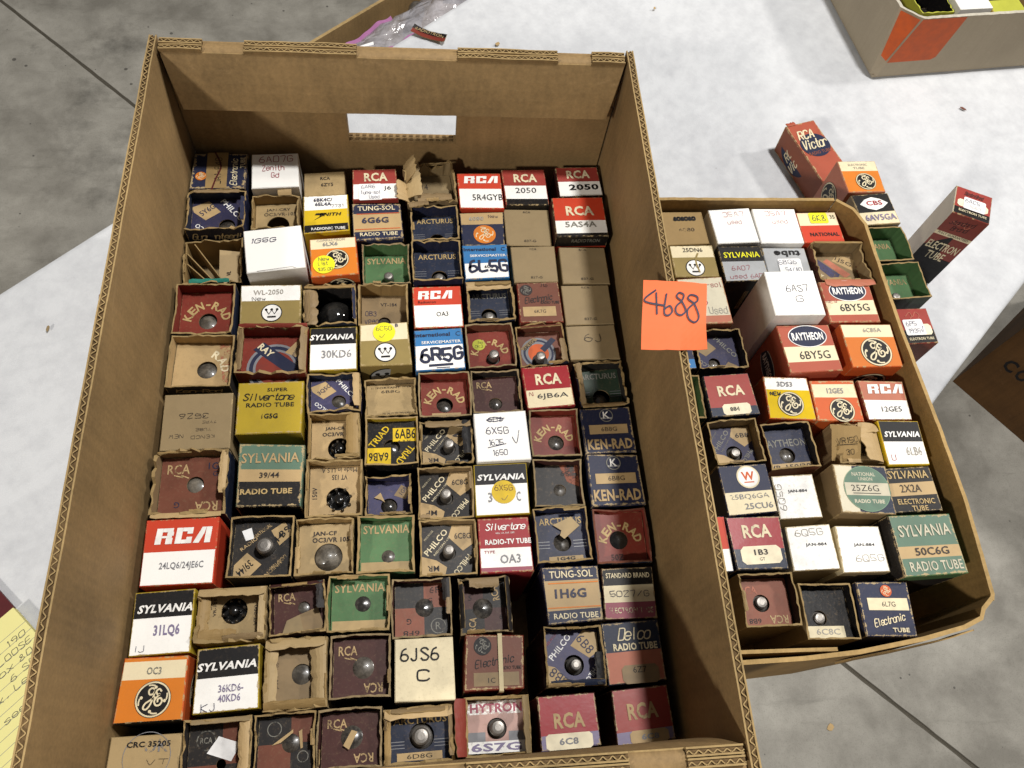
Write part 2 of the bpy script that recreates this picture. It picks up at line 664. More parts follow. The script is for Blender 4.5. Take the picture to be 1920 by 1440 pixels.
def B(tray, quad, look, z=125, **kw):
    q = [tuple(float(t) for t in p.split(',')) for p in quad.split()]
    P = [un(u, v, z / 1000) for u, v in q]
    c = sum(P, Vector()) / 4
    wd = ((P[1] - P[0]).length + (P[2] - P[3]).length) / 2
    dp = ((P[3] - P[0]).length + (P[2] - P[1]).length) / 2
    e = (P[1] - P[0]) + (P[2] - P[3])
    g = (P[0] - P[3]) + (P[1] - P[2])
    a1 = math.atan2(e.y, e.x)
    a2 = math.atan2(-g.x, g.y)
    d = dict(tray=tray, x=c.x, y=c.y, w=wd, d=dp, a=(a1 + a2) / 2, z=z / 1000, look=look, base=FLOOR_Z if tray != 'm' else 0.0005)
    d.update(kw)
    BOXES.append(d)
    return d


def sheet(mb, grid, t, mat, mat2=None, edge=None):
    """thin bent board: grid[i][j] points, thickness t along the local normal"""
    R, Cn = len(grid), len(grid[0])
    G = [[Vector(p) for p in r] for r in grid]
    nrm = []
    for i in range(R):
        r = []
        for j in range(Cn):
            a = G[min(i + 1, R - 1)][j] - G[max(i - 1, 0)][j]
            b = G[i][min(j + 1, Cn - 1)] - G[i][max(j - 1, 0)]
            r.append(b.cross(a).normalized() if b.cross(a).length > 1e-12 else Vector((0, 0, 1)))
        nrm.append(r)
    top = [[G[i][j] + nrm[i][j] * t * .5 for j in range(Cn)] for i in range(R)]
    bot = [[G[i][j] - nrm[i][j] * t * .5 for j in range(Cn)] for i in range(R)]
    for i in range(R - 1):
        for j in range(Cn - 1):
            mb.face([top[i][j], top[i + 1][j], top[i + 1][j + 1], top[i][j + 1]], mat)
            mb.face([bot[i][j], bot[i][j + 1], bot[i + 1][j + 1], bot[i + 1][j]], mat2 or mat)
    e = edge or mat
    for j in range(Cn - 1):
        mb.face([top[0][j], top[0][j + 1], bot[0][j + 1], bot[0][j]], e)
        mb.face([top[-1][j + 1], top[-1][j], bot[-1][j], bot[-1][j + 1]], e)
    for i in range(R - 1):
        mb.face([top[i + 1][0], top[i][0], bot[i][0], bot[i + 1][0]], e)
        mb.face([top[i][-1], top[i + 1][-1], bot[i + 1][-1], bot[i][-1]], e)


def torn_flap(root, W, D, h, side, a, b, length, angle, c, c2=None, rr=None, z0=None, t=0.0009):
    """ragged remnant of a lid flap, hinged on one rim edge; angle 0 stands up, 90 lies inward, negative outward"""
    rr = rr or RND
    hw, hd = W / 2 - 0.0008, D / 2 - 0.0008
    o, u, inn = {'B': (Vector((-hw, hd, 0)), Vector((2 * hw, 0, 0)), Vector((0, -1, 0))),
                 'F': (Vector((-hw, -hd, 0)), Vector((2 * hw, 0, 0)), Vector((0, 1, 0))),
                 'L': (Vector((-hw, -hd, 0)), Vector((0, 2 * hd, 0)), Vector((1, 0, 0))),
                 'R': (Vector((hw, -hd, 0)), Vector((0, 2 * hd, 0)), Vector((-1, 0, 0)))}[side]
    zz = (h if z0 is None else z0) + 0.0004
    nj, ni = 13, 6
    grid = []
    so = rr.uniform(0, 60)
    lens = [length * (0.9 + 0.22 * noise.noise(Vector((so + j * .55, 0, 0))) + .10 * noise.noise(Vector((so + j * 1.9, 5, 0))) + (0 if 0 < j < nj - 1 else -.12)) for j in range(nj)]
    curl = rr.uniform(-6, 6)
    for i in range(ni):
        row = []
        for j in range(nj):
            f = a + (b - a) * j / (nj - 1)
            q = i / (ni - 1)
            s = lens[j] * q
            ang = math.radians(angle * (0.72 + 0.28 * q) + curl * (j / (nj - 1) - .5) * 2 * q) if i else 0
            dirv = inn * math.sin(ang) + Vector((0, 0, 1)) * math.cos(ang)
            row.append(o + u * f + Vector((0, 0, zz)) + dirv * s + Vector((0, 0, .0005 * noise.noise(Vector((f * 9 + so, q * 3, 2))) * q)))
        grid.append(row)
    mb = MB()
    sheet(mb, grid, t, paper(c, wear=0), paper(c2 or c, wear=0), paper('BOARD', wear=0))
    return mb.build('torn_flap', root)


def closed_carton(root, s, rr):
    W, D, H = s['w'], s['d'], s['h']
    hw, hd = W / 2, D / 2
    mb = MB()
    ch = 0.0007
    jw = .0005 + .0006 * min(1.5, s.get('wear', 1.0))
    j = [Vector((rr.uniform(-jw, jw), rr.uniform(-jw, jw), -rr.random() * jw * .5)) for _ in range(4)]
    cs = [(-1, -1), (1, -1), (1, 1), (-1, 1)]
    bot = [Vector((x * hw * .992, y * hd * .992, 0)) for x, y in cs]
    up = [Vector((x * hw, y * hd, H - ch)) + j[i] for i, (x, y) in enumerate(cs)]
    top = [Vector((x * (hw - ch), y * (hd - ch), H)) + j[i] for i, (x, y) in enumerate(cs)]
    side = s.get('side', 'K')
    cols = [s.get('front', side), s.get('right', side), s.get('back', side), s.get('left', side)]
    ws = [W, D, W, D]
    for i in range(4):
        k = (i + 1) % 4
        L = ws[i] / 2
        spec = cols[i]
        if isinstance(spec, str):
            spec = [(1.0, spec)]
        acc = 0.0
        for fr, c in spec:           # bands from the top edge down
            z1, z0 = 1 - acc, 1 - acc - fr
            acc += fr
            a0, a1 = bot[i].lerp(up[i], z0), bot[i].lerp(up[i], z1)
            b0, b1 = bot[k].lerp(up[k], z0), bot[k].lerp(up[k], z1)
            mb.face([a0, b0, b1, a1], paper(c, s.get('rough', .5), s.get('wear', 1.0)),
                    [(-L, (z0 - .5) * H), (L, (z0 - .5) * H), (L, (z1 - .5) * H), (-L, (z1 - .5) * H)], (L, H / 2))
        cc = spec[0][1]
        e = .0009
        mb.face([up[i], up[k], top[k], top[i]], paper(cc, .6, 1.0 if s.get('wear', 1) > .25 else 0), [(0, 0)] * 4, (e, e))
    mb.face([bot[3], bot[2], bot[1], bot[0]], paper('KD', .6, 0))
    acc = 0.0
    x0 = 'vb' in s
    for fr, c in (s['vb'] if x0 else s['bands']):
        if x0:   # vertical bands, left to right
            f0, f1 = acc, acc + fr
            pts = [top[0].lerp(top[1], f0), top[0].lerp(top[1], f1), top[3].lerp(top[2], f1), top[3].lerp(top[2], f0)]
            uv = [((f0 - .5) * W, -hd), ((f1 - .5) * W, -hd), ((f1 - .5) * W, hd), ((f0 - .5) * W, hd)]
        else:
            f1, f0 = 1 - acc, 1 - acc - fr
            pts = [top[0].lerp(top[3], f0), top[1].lerp(top[2], f0), top[1].lerp(top[2], f1), top[0].lerp(top[3], f1)]
            uv = [(-hw, (f0 - .5) * D), (hw, (f0 - .5) * D), (hw, (f1 - .5) * D), (-hw, (f1 - .5) * D)]
        acc += fr
        mb.face(pts, paper(c, s.get('rough', .5), s.get('wear', 1.0), s.get('dirt', .35)), uv, (hw, hd))
    mb.build('carton', root)
    # lid seam: the tuck flap's fold line and a sliver of shadow gap on the front edge
    t = Face(root, (0, 0, H), (1, 0, 0), (0, 1, 0), W, D)
    fr = Face(root, (0, -hd, H / 2), (1, 0, 0), (0, 0, 1), W, H)
    lf = Face(root, (-hw, 0, H / 2), (0, -1, 0), (0, 0, 1), D, H)
    rt = Face(root, (hw, 0, H / 2), (0, 1, 0), (0, 0, 1), D, H)
    if s.get('draw'):
        s['draw'](t, fr, lf, rt)
    for f in (t, fr, lf, rt):
        f.finish()


def open_carton(root, s, rr):
    W, D, H = s['w'], s['d'], s['h']
    t = s.get('thick', 0.0012)
    rag = s.get('rag', 0.0008) * 1.35
    warp = s.get('warp', 0.0012)
    mb = MB()
    n = 12
    per, nor = [], []
    hw, hd = W / 2, D / 2
    cs = [(-hw, -hd), (hw, -hd), (hw, hd), (-hw, hd)]
    for i in range(4):
        a, b = cs[i], cs[(i + 1) % 4]
        for j in range(n):
            f = j / n
            per.append((a[0] + (b[0] - a[0]) * f, a[1] + (b[1] - a[1]) * f))
    m = len(per)
    off = rr.uniform(0, 100)
    sag = [rr.uniform(-1, 1) for _ in range(4)]
    outer, inner, low_o, low_i, deep = [], [], [], [], []
    rec = s.get('recess', 0.011)
    for i, (x, y) in enumerate(per):
        f = (i % n) / n
        k = i // n
        bow = math.sin(math.pi * f) * warp * sag[k]
        cx = 0.0
        nx, ny = [(0, -1), (1, 0), (0, 1), (-1, 0)][k]
        bx, by = nx * bow, ny * bow
        z = H + rag * 2.2 * noise.noise(Vector((x * 130 + off, y * 130, off))) + rag * 1.6 * noise.noise(Vector((x * 480 + off, y * 480, off)))
        wx = rag * .5 * noise.noise(Vector((x * 300, y * 300 + off, 3)))
        sx = 1 - 2 * t * (1 + rr.uniform(-.25, .5) * min(1, rag / .0008)) / W
        sy = 1 - 2 * t * (1 + rr.uniform(-.25, .5) * min(1, rag / .0008)) / D
        outer.append(Vector((x + bx + nx * wx, y + by + ny * wx, z)))
        inner.append(Vector((x * sx + bx, y * sy + by, z + rr.uniform(-.0003, .0003))))
        low_o.append(Vector((x * .992, y * .992, 0)))
        deep.append(Vector((x * (1 - 2 * t / W), y * (1 - 2 * t / D), H - rec - 0.006)))
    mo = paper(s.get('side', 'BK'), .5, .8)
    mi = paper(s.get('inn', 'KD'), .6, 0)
    mr = paper(s.get('rim', 'BOARD'), .8, 0, .5)
    mids = [low_o[i].lerp(outer[i], .93) for i in range(m)]
    for i in range(m):
        k = (i + 1) % m
        L = hw if (i // n) % 2 == 0 else hd
        f0, f1 = ((i % n) / n - .5) * 2 * L, ((i % n + 1) / n - .5) * 2 * L
        hh = H / 2
        mb.face([low_o[i], low_o[k], mids[k], mids[i]], mo, [(f0, -hh), (f1, -hh), (f1, .86 * hh), (f0, .86 * hh)], (L, hh))
        mb.face([mids[i], mids[k], outer[k], outer[i]], mo, [(f0, .86 * hh), (f1, .86 * hh), (f1, hh), (f0, hh)], (L, hh))
        mb.face([outer[i], outer[k], inner[k], inner[i]], mr)
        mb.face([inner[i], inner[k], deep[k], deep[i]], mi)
    mb.face([low_o[i] for i in range(m - n, -1, -n)], paper('KD', .6, 0))
    mb.build('carton', root)
    # end flap folded inside, with the punched hole
    pw, pd = W - 2 * t - .0012, D - 2 * t - .0012
    if s.get('panel'):
        hu, hv, hr = s.get('hole', (0, -.1, .15))
        hx, hy, hr = hu * pw, hv * pd, hr * pw
        po = bpy.data.objects.new('inner_flap', None)
        pm = MB()
        angs = [2 * math.pi * i / 40 for i in range(40)]
        for x, y in ((-pw / 2, -pd / 2), (pw / 2, -pd / 2), (pw / 2, pd / 2), (-pw / 2, pd / 2)):
            angs.append(math.atan2(y - hy, x - hx) % (2 * math.pi))
        angs = sorted(set(round(a, 6) for a in angs))

        def edge(a):
            c_, s_ = math.cos(a), math.sin(a)
            tt = 1e9
            if abs(c_) > 1e-9:
                tt = min(tt, ((pw / 2 if c_ > 0 else -pw / 2) - hx) / c_)
            if abs(s_) > 1e-9:
                tt = min(tt, ((pd / 2 if s_ > 0 else -pd / 2) - hy) / s_)
            return Vector((hx + c_ * tt, hy + s_ * tt, 0))
        ew = (pw / 2, pd / 2)
        for i, a in enumerate(angs):
            b = angs[(i + 1) % len(angs)]
            am = (a + (b - a) % (2 * math.pi) / 2) % (2 * math.pi)
            c = s['panel'] if isinstance(s['panel'], str) else s['panel'](math.degrees(am))
            e0, e1 = edge(a), edge(b)
            c0 = Vector((hx + hr * math.cos(a), hy + hr * math.sin(a), 0))
            c1 = Vector((hx + hr * math.cos(b), hy + hr * math.sin(b), 0))
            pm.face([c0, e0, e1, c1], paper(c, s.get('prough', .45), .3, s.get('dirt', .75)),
                    [(p.x, p.y) for p in (c0, e0, e1, c1)], ew)
            pm.face([c1, c1 - Vector((0, 0, .0012)), c0 - Vector((0, 0, .0012)), c0], paper('TD', .8, 0))
        p = pm.build('inner_flap', root)
        p.location = (0, 0, H - rec)
        p.rotation_euler = (math.radians(s.get('tx', rr.uniform(-2.5, 2.5))), math.radians(s.get('ty', rr.uniform(-2.5, 2.5))), 0)
        f = Face(p, (0, 0, 0), (1, 0, 0), (0, 1, 0), pw, pd)
        if s.get('draw'):
            s['draw'](f)
        f.finish()
    if s.get('fdraw'):
        fr = Face(root, (0, -hd, H / 2), (1, 0, 0), (0, 0, 1), W, H)
        s['fdraw'](fr)
        fr.finish()
    if rag > .0009:
        for k in range(rr.randint(1, 3)):      # frayed bits of the lid left on the rim
            a_ = rr.uniform(0, .7)
            torn_flap(root, W, D, H, rr.choice('BLRF'), a_, min(1, a_ + rr.uniform(.15, .5)), rr.uniform(.0015, .0035), rr.uniform(20, 85), rr.choice(('TD', 'KB', 'BOARD')), rr=rr, t=.0007)
    for tf in s.get('torn', ()):
        torn_flap(root, W, D, H, *tf[:5], *(tf[5:] or ('TD',)), rr=rr)
    if s.get('extra'):
        s['extra'](root, W, D, H, rr)


def bulb_glass(name, c, dust, rough, amount):
    m = bpy.data.materials.new(name)
    nt, nd, lk, bs = nodes_of(m)
    geo = N(nt, 'ShaderNodeNewGeometry')
    n1 = N(nt, 'ShaderNodeTexNoise', i_Scale=70.0, i_Detail=3.0)
    n2 = N(nt, 'ShaderNodeTexNoise', i_Scale=420.0, i_Detail=6.0, i_Roughness=.75)
    for n in (n1, n2):
        lk.new(geo.outputs['Position'], n.inputs['Vector'])
    f = math_(nt, 'ADD', math_(nt, 'MULTIPLY', math_(nt, 'SUBTRACT', n1.outputs[0], .36), 2.0), math_(nt, 'MULTIPLY', math_(nt, 'SUBTRACT', n2.outputs[0], .5), 1.6), True)
    f = math_(nt, 'MULTIPLY', f, amount)
    lk.new(mixc(nt, f, lin(c), lin(dust)), bs.inputs['Base Color'])
    lk.new(math_(nt, 'ADD', math_(nt, 'MULTIPLY', f, .5), rough), bs.inputs['Roughness'])
    bs.inputs['Specular IOR Level'].default_value = .5
    bs.inputs['Coat Weight'].default_value = .25
    bs.inputs['Coat Roughness'].default_value = .06
    return m


GLASS = bulb_glass('dark_bulb_glass', '33302d', '8a8072', .20, .75)
GLASS_BLACK = bulb_glass('black_bulb_glass', '141313', '5a5650', .07, .35)
GLASS_GREY = bulb_glass('silvered_bulb_glass', '4f4a43', '9a9182', .28, .95)
METAL = simple('tarnished_cap_metal', '8f8a84', 0.42, 0.75, 0.5, .1, 300, .3)
BAKELITE = simple('black_bakelite', '1b1a19', 0.2, 0, 0.5, .05, 300, .2)
PINM = simple('dull_pin_metal', '77726a', 0.35, 0.9)


def tube(s, rr, label):
    kind = s['tube']
    W, D, H = s['w'], s['d'], s['h']
    rec = s.get('recess', 0.011)
    hu, hv, hr = s.get('hole', (0, -.1, .15))
    px, py = hu * (W - .0036), hv * (D - .0036)
    lim = min(W / 2 - abs(px), D / 2 - abs(py)) - .0028
    r = min(s.get('tr', .0165), lim)
    ox, oy = s.get('toff', (rr.uniform(-.0006, .0006), rr.uniform(-.0006, .0006)))
    root = empty('vacuum_tube', (s['x'], s['y'], s['base'] + .0012), s['a'])
    tag(root, label, 'vacuum tube', 'vacuum tubes standing inside the open boxes')
    top = H - rec - .0012 + s.get('rise', -0.001)
    c = (px + ox, py + oy)
    hbase = .03
    mb = MB()
    if kind == 'pins':
        # standing base up: the moulded base with its pins and key fills the hole
        rb = min(.016, lim)
        prof = [(0.0, top - .095), (rb * .75, top - .09), (rb, top - .07), (rb, top - .032), (rb * .9, top - .03)]
        lathe(mb, prof, GLASS, 20, c)
        mb.build('bulb', root, True)
        m2 = MB()
        lathe(m2, [(rb * .9, top - .032), (rb, top - .03), (rb, top - .007), (rb * .96, top - .006), (0, top - .006)], BAKELITE, 24, c)
        m2.build('base', root, False)
        m3 = MB()
        for i in range(8):
            a = 2 * math.pi * i / 8 + .3
            lathe(m3, [(.0012, top - .006), (.0012, top + .003), (0, top + .0035)], PINM, 6, (c[0] + rb * .62 * math.cos(a), c[1] + rb * .62 * math.sin(a)))
        m3.build('pins', root, True)
        m4 = MB()
        lathe(m4, [(.0036, top - .006), (.0036, top + .003), (.0028, top + .004), (0, top + .004)], BAKELITE, 12, c)
        m4.build('locating_key', root, True)
        return
    m2 = MB()
    lathe(m2, [(0, 0), (min(r, .0155), 0), (min(r, .0155), hbase), (0, hbase)], BAKELITE, 18, c)
    m2.build('base', root, False)
    g = dict(dome=GLASS, cap=GLASS, black=GLASS_BLACK, grey=GLASS_GREY, capgrey=GLASS_GREY)[kind]
    capt = kind.startswith('cap')
    dt = top - (.005 if capt else 0)
    prof = [(min(r, .0155) * .96, hbase - .001), (r, hbase + .012), (r, dt - r)]
    for i in range(1, 9):
        a = math.pi / 2 * i / 8
        prof.append((r * math.cos(a) if i < 8 else 0.0, dt - r + r * math.sin(a)))
    lathe(mb, prof, g, 28, c)
    mb.build('bulb', root, True)
    if capt:
        m3 = MB()
        cr = s.get('cr', .0044)
        ct = top + s.get('cap_up', .005) + .0060
        lathe(m3, [(cr * 1.45, dt - .002), (cr * 1.45, dt + .0022), (cr * 1.2, dt + .003), (cr * 1.2, dt + .004), (cr, dt + .0045), (cr, ct - .0014), (cr * .8, ct - .0003), (cr * .45, ct), (0, ct)], METAL, 20, c)
        m3.build('top_cap', root, False)


def relax(bs, x0, x1, y0, y1):
    def ext(b):
        ca, sa = abs(math.cos(b['a'])), abs(math.sin(b['a']))
        return (b['w'] * ca + b['d'] * sa) / 2, (b['w'] * sa + b['d'] * ca) / 2
    g = .0007
    for it in range(140):
        for i, a in enumerate(bs):
            for b in bs[i + 1:]:
                ax, ay = ext(a)
                bx, by = ext(b)
                px = ax + bx + g - abs(a['x'] - b['x'])
                py = ay + by + g - abs(a['y'] - b['y'])
                if px <= 0 or py <= 0:
                    continue
                if px < py:
                    sg = 1 if a['x'] < b['x'] else -1
                    a['x'] -= sg * px * .22
                    b['x'] += sg * px * .22
                    a['w'] -= px * .12
                    b['w'] -= px * .12
                else:
                    sg = 1 if a['y'] < b['y'] else -1
                    a['y'] -= sg * py * .22
                    b['y'] += sg * py * .22
                    a['d'] -= py * .12
                    b['d'] -= py * .12
        for b in bs:
            ax, ay = ext(b)
            b['x'] = min(max(b['x'], x0 + ax), x1 - ax)
            b['y'] = min(max(b['y'], y0 + ay), y1 - ay)


GROUPS = {'1': 'tube boxes packed in the deep cardboard tray', '2': 'tube boxes packed in the shallow carton',
          'm': 'tube boxes standing loose on the tablecloth', '3': 'boxes inside the beige carton'}


def build_boxes():
    for s in BOXES:
        s['h'] = s['z'] - s['base']
        seed = int(abs(s['x'] * 7919 + s['y'] * 104729) * 1000) % 100000
        rr = random.Random(seed)
        root = empty('tube_box', (s['x'], s['y'], s['base']), s['a'])
        if s['tray'] == '1':
            loc = ', %s from handhole end, %s row from note' % (ORD[s['row']], ORD[s['col']])
        else:
            loc = s.get('loc', '')
            loc = (', ' + loc) if loc else ''
        if len((s['look'] + loc).replace('-', ' ').split()) > 16:
            print('LONG', s['look'] + loc)
        tag(root, s['look'] + loc, 'tube box', GROUPS[s['tray']])
        if 'bands' in s or 'vb' in s:
            closed_carton(root, s, rr)
        else:
            open_carton(root, s, rr)
            if s.get('tube'):
                what = {'cap': 'metal-capped tube', 'capgrey': 'metal-capped tube', 'pins': 'pins-up tube'}.get(s['tube'], 'glass tube')
                lb = what + ' in ' + s.get('short', 'open box') + loc
                if len(lb.replace('-', ' ').split()) > 16:
                    print('LONG', lb)
                tube(s, rr, lb)


def sticker(f, pts, c, txt=(), part='sticker', lift=0.0004):
    f.poly(pts, c, part=part, lift=lift, fade=0.0)
    for t in txt:
        f.text(*t, lift=lift + .00012, fade=.05)


def dot_sticker(f, u, v, r, c, txt=()):
    f.disc(u, v, r, c, part='sticker', lift=0.0004, fade=0.0)
    for t in txt:
        f.text(*t, lift=0.00052, fade=.05)


def rsticker(u0, v0, u1, v1, k=.03):
    return [(u0 + k, v0), (u1 - k, v0), (u1, v0 + k), (u1, v1 - k), (u1 - k, v1), (u0 + k, v1), (u0, v1 - k), (u0, v0 + k)]


# ---- prints shared by several boxes
def kenrad(f, sub=None, c='GOLDL', s='KEN-RAD', shade='RK'):
    f.arc(s, 0, -.14, .37, 163, 17, .175, c, 'B')
    if sub:
        f.text(sub, 0, -.43, .36, .10, 'BK', 'n', fade=.4)


def philco(f, base='PB', tan='T', a='', b='MR', fg='C'):
    f.poly([(.10, .5), (.5, .5), (.5, .12), (.30, -.02), (.02, .26)], tan, lift=.0001)
    f.poly([(-.5, -.12), (-.22, -.20), (-.02, -.34), (-.06, -.5), (-.5, -.5)], tan, lift=.0001)
    f.text('PHILCO', -.22, .16, .62, .12, fg, 'b', 50)
    f.text('MADE IN U.S.A.', -.36, .30, .26, .04, fg, 'n', 50, fade=.5)
    f.text('RAD.U.S.PAT.OFF.', -.10, .09, .5, .04, fg, 'n', 50, fade=.5)
    f.text('PHILCO', .28, -.30, .46, .11, fg, 'b', 230)
    if a:
        f.text(a, .30, .28, .32, .12, 'BLK2', 'b', fade=.3)
    if b:
        f.text(b, -.28, -.36, .22, .11, 'BLK2', 'b', 180, fade=.3)


def philco_d(f, a='3Q5G', base='PH', tan='C', fg='W'):
    """diagonal band with two pale squares"""
    f.poly([(-.5, .30), (-.20, .46), (.03, .16), (-.24, -.06), (-.47, .16)], tan, lift=.0001)
    f.poly([(.5, -.5), (.02, -.5), (.24, -.22), (.5, -.38)], tan, lift=.0001)
    f.text('PHILCO', .25, .20, .62, .13, fg, 'b', -50)
    f.text('PHILCO', -.25, -.34, .42, .11, fg, 'b', 140)
    f.text(a, -.22, .22, .32, .14, 'LIN', 'b', 40, fade=.3)


def arcturus(f, s='ARCTURUS', c='GOLDL', label=None, lines='GREY'):
    f.text(s, .02, .33, .86, .15, c, 'b')
    for k in range(3):
        v = -.09 - .065 * k
        f.stroke([(-.5, 0), (-.24, 0)], .012, lines, 0, v, 1, smooth=False)
        f.stroke([(.24, 0), (.5, 0)], .012, lines, 0, v, 1, smooth=False)
    if label:
        f.rect(-.36, -.48, .36, -.32, 'T')
        f.text(label, 0, -.40, .4, .09, 'BK', 'n', fade=.3)


def sylv_green(f, c='T', band=True, s='SYLVANIA'):
    f.text(s, 0, .34, .9, .17, c, 'b', fade=.35)
    if band:
        f.rect(-.48, -.5, .5, -.30, 'T', lift=.0001, fade=.15)


def rca_old(f, sub='', c='T', flip=True):
    f.text('RCA', -.24, .30, .34, .17, c, 'b', fade=.45)
    f.stroke([(-.30, .18), (-.16, .14), (-.20, .18), (-.08, .13)], .02, c, smooth=False, fade=.45)
    if flip:
        f.text('RCA', .22, -.36, .34, .17, c, 'b', 180, fade=.5)
    if sub:
        f.text(sub, .3, .30, .26, .11, 'BK', 'n', fade=.5)


def quad_panel(a, b):
    return lambda d: a if (d % 180) < 90 else b


def rca_closed(num, t, c2='T', rad=None, nc='INK', big=False, st='n', nu=.02, nv=-.12, nw=.5, nh=.17):
    t.text('RCA', .0, .27, .56, .22, 'C', 'B', fade=.12)
    t.text(num, nu, nv, nw, nh, nc, st, fade=.25)

# ================================================================ the deep tray's boxes, column by column
def C1(col, row, quad, look, z=125, **kw):
    return B('1', quad, look, z, col=col, row=row, **kw)


# ---- a: along the wall opposite the note (eighth row from it)
def d_a1(t, fr, lf, rt):
    t.rect(-.24, -.5, .14, .5, 'KB', lift=.0001)
    t.ge(-.33, -.16, .10, 'OR', 'C', False, .12)
    t.text('2A1-F40', -.03, -.02, .62, .15, 'BK', 'h', 90, fade=.2)
    t.stroke([(-.10, .42), (.02, .1), (-.06, -.2), (-.12, -.46)], .03, 'DKRED')
    t.text('Electronic', .26, -.05, .62, .15, 'C', 'hsi', 90, lw=.12)
    t.text('TUBE', .41, .20, .26, .10, 'C', 'b', 90)


C1(8, 1, '361,281 465,279 459,347 355,349', 'navy box with brown stripe and script', 126, vb=[(1, 'NV')], side='NV', draw=d_a1, wear=2.0)
def a3_inside(root, W, D, H, rr):
    hw, hd = W / 2 - .002, D / 2 - .002
    for k, (x0, y0, x1, y1, zt, c) in enumerate(((-hw, hd * .5, hw * .1, -hd, .002, 'TD'), (-hw, hd * .05, -hw * .1, -hd, .004, 'KD'), (-hw * .75, hd * .95, hw * .35, -hd * .9, .001, 'KB'))):
        mb = MB()
        g = [[Vector((x0 + (x1 - x0) * j / 6, y0 + (y1 - y0) * j / 6, H - zt - .022 * i / 2 + .0012 * noise.noise(Vector((j, k, i))))) for j in range(7)] for i in range(3)]
        sheet(mb, g, .0009, paper(c, wear=0), None, paper('BOARD', wear=0))
        mb.build('loose_flap', root)
    mb = MB()
    g = [[Vector((hw * .15 + hw * .72 * j / 3, -hd + 1.75 * hd * i / 3, H - .010 - .004 * j / 3 + .0015 * i)) for j in range(4)] for i in range(4)]
    sheet(mb, g[::-1], .0009, paper('K', wear=0), None, paper('BOARD', wear=0))
    p = mb.build('loose_flap', root)
    f = Face(p, (hw * .5, -hd * .5, H - .0105), (1, 0, 0), (0, 1, 0), W * .3, D * .4)
    f.text('VL', .0, .2, .3, .2, 'BLK2', 'b', 90, lift=.0015)
    f.finish()
    torn_flap(root, W, D, H, 'F', .1, .8, .004, 70, 'TEAL', rr=rr)


C1(8, 2, '355,351 462,355 458,424 341,438', 'ragged navy open box', 127, inn='NV2', side='NV', panel='PH', hole=(.16, -.22, .15), recess=.013, rag=.0018, tube='dome',
   short='ragged navy box', draw=lambda f: philco_d(f, '5Y6G', tan='T'), torn=[('B', .1, .9, .005, 75, 'TD'), ('R', .2, .8, .004, 60, 'NV')],
   fdraw=lambda f: f.text('Guaranteed!', 0, .41, .8, .07, 'C', 'hsi', lw=.13))
C1(8, 3, '337,447 442,445 445,529 330,529', 'open box holding loose tan flaps', 114, inn='KB', side='BK', rag=.0016, panel='KD', hole=(.1, .2, .05), recess=.04,
   extra=a3_inside)
C1(8, 4, '332,532 439,532 436,625 320,624', 'red open box with arched lettering', 128, inn='RK', side='NV2', panel='RK', hole=(.02, -.12, .17), recess=.013, tube='grey', short='red open box',
   rise=-.0015, draw=kenrad)
C1(8, 5, '320,627 439,630 432,726 311,725', 'faded peach open box', 127, inn='T', side='PB', panel='T', hole=(.06, -.06, .17), recess=.012, tube='grey', short='faded peach box', rag=.0006,
   draw=lambda f: (f.poly([(.22, .5), (.5, .5), (.5, -.4), (.34, -.3)], 'SAL', fade=.9), f.arc('RAD', .02, -.06, .34, 60, 5, .16, 'C', 'B', fade=.4), f.text('6X8G', .1, -.46, .34, .08, 'BK', 'B', 180)),
   fdraw=lambda f: f.text('Ken-Rad', 0, .44, .7, .05, 'T', 'hsi', lw=.14))
C1(8, 6, '307,741 436,736 432,842 301,845', 'brown closed box with inverted pencil notes', 124, bands=[(1, 'KD')], side='KD', wear=.3,
   draw=lambda t, *a: (t.text('35Z6', -.05, .10, .42, .10, 'BLK2', 'hj', 180, fade=.3), t.text('TYPE', .18, -.02, .2, .05, 'BLK2', 'hj', 180, fade=.5),
                       t.text('TUBE', .1, -.15, .22, .05, 'BLK2', 'hj', 180, fade=.5), t.text('KENCD', .1, -.28, .34, .06, 'BLK2', 'hj', 180, fade=.4), t.text('NEW', -.28, -.25, .2, .07, 'BLK2', 'hj', 180, fade=.4)))
C1(8, 7, '295,846 427,844 424,962 277,965', 'rust red open box with ragged tan rim', 127, inn='TD', side='NV2', panel='BR', hole=(.03, .02, .13), recess=.010, rag=.002, thick=.0018, tube='grey', rise=-.0015,
   short='rust red box', torn=[('F', .02, .98, .005, -70, 'NV', 'T'), ('R', .3, 1, .006, 80, 'T', 'NV')], draw=lambda f: (rca_old(f), f.text('1G5', .32, .34, .22, .12, 'NV', 'b', fade=.4), f.text('G', .32, .2, .07, .09, 'NV', 'n'), f.text('G', -.22, -.32, .08, .1, 'NV', 'n', 180)))
C1(8, 8, '275,974 410,970 401,1094 261,1101', 'closed red and white block-lettered box', 128, bands=[(.5, 'R'), (.5, 'W')], side='R', wear=.35, dirt=.12,
   draw=lambda t, *a: (t.rcanew(.02, .235, .76, .24), t.text('24LQ6/24JE6C', .04, -.22, .6, .13, 'GREY', 'b', fade=.3)))
C1(8, 9, '254,1111 369,1105 361,1222 241,1231', 'black and white box with mauve number', 127, bands=[(.42, 'BK'), (.58, 'W')], side='YS', front='YS', wear=.5, dirt=.2,
   draw=lambda t, *a: (t.text('SYLVANIA', .04, .22, .9, .135, 'W', 'Bi'), t.text('31LQ6', .08, -.14, .42, .20, 'PURP', 'B', fade=.35), t.text('IJ', -.32, -.40, .13, .10, 'PEN', 'hj')))
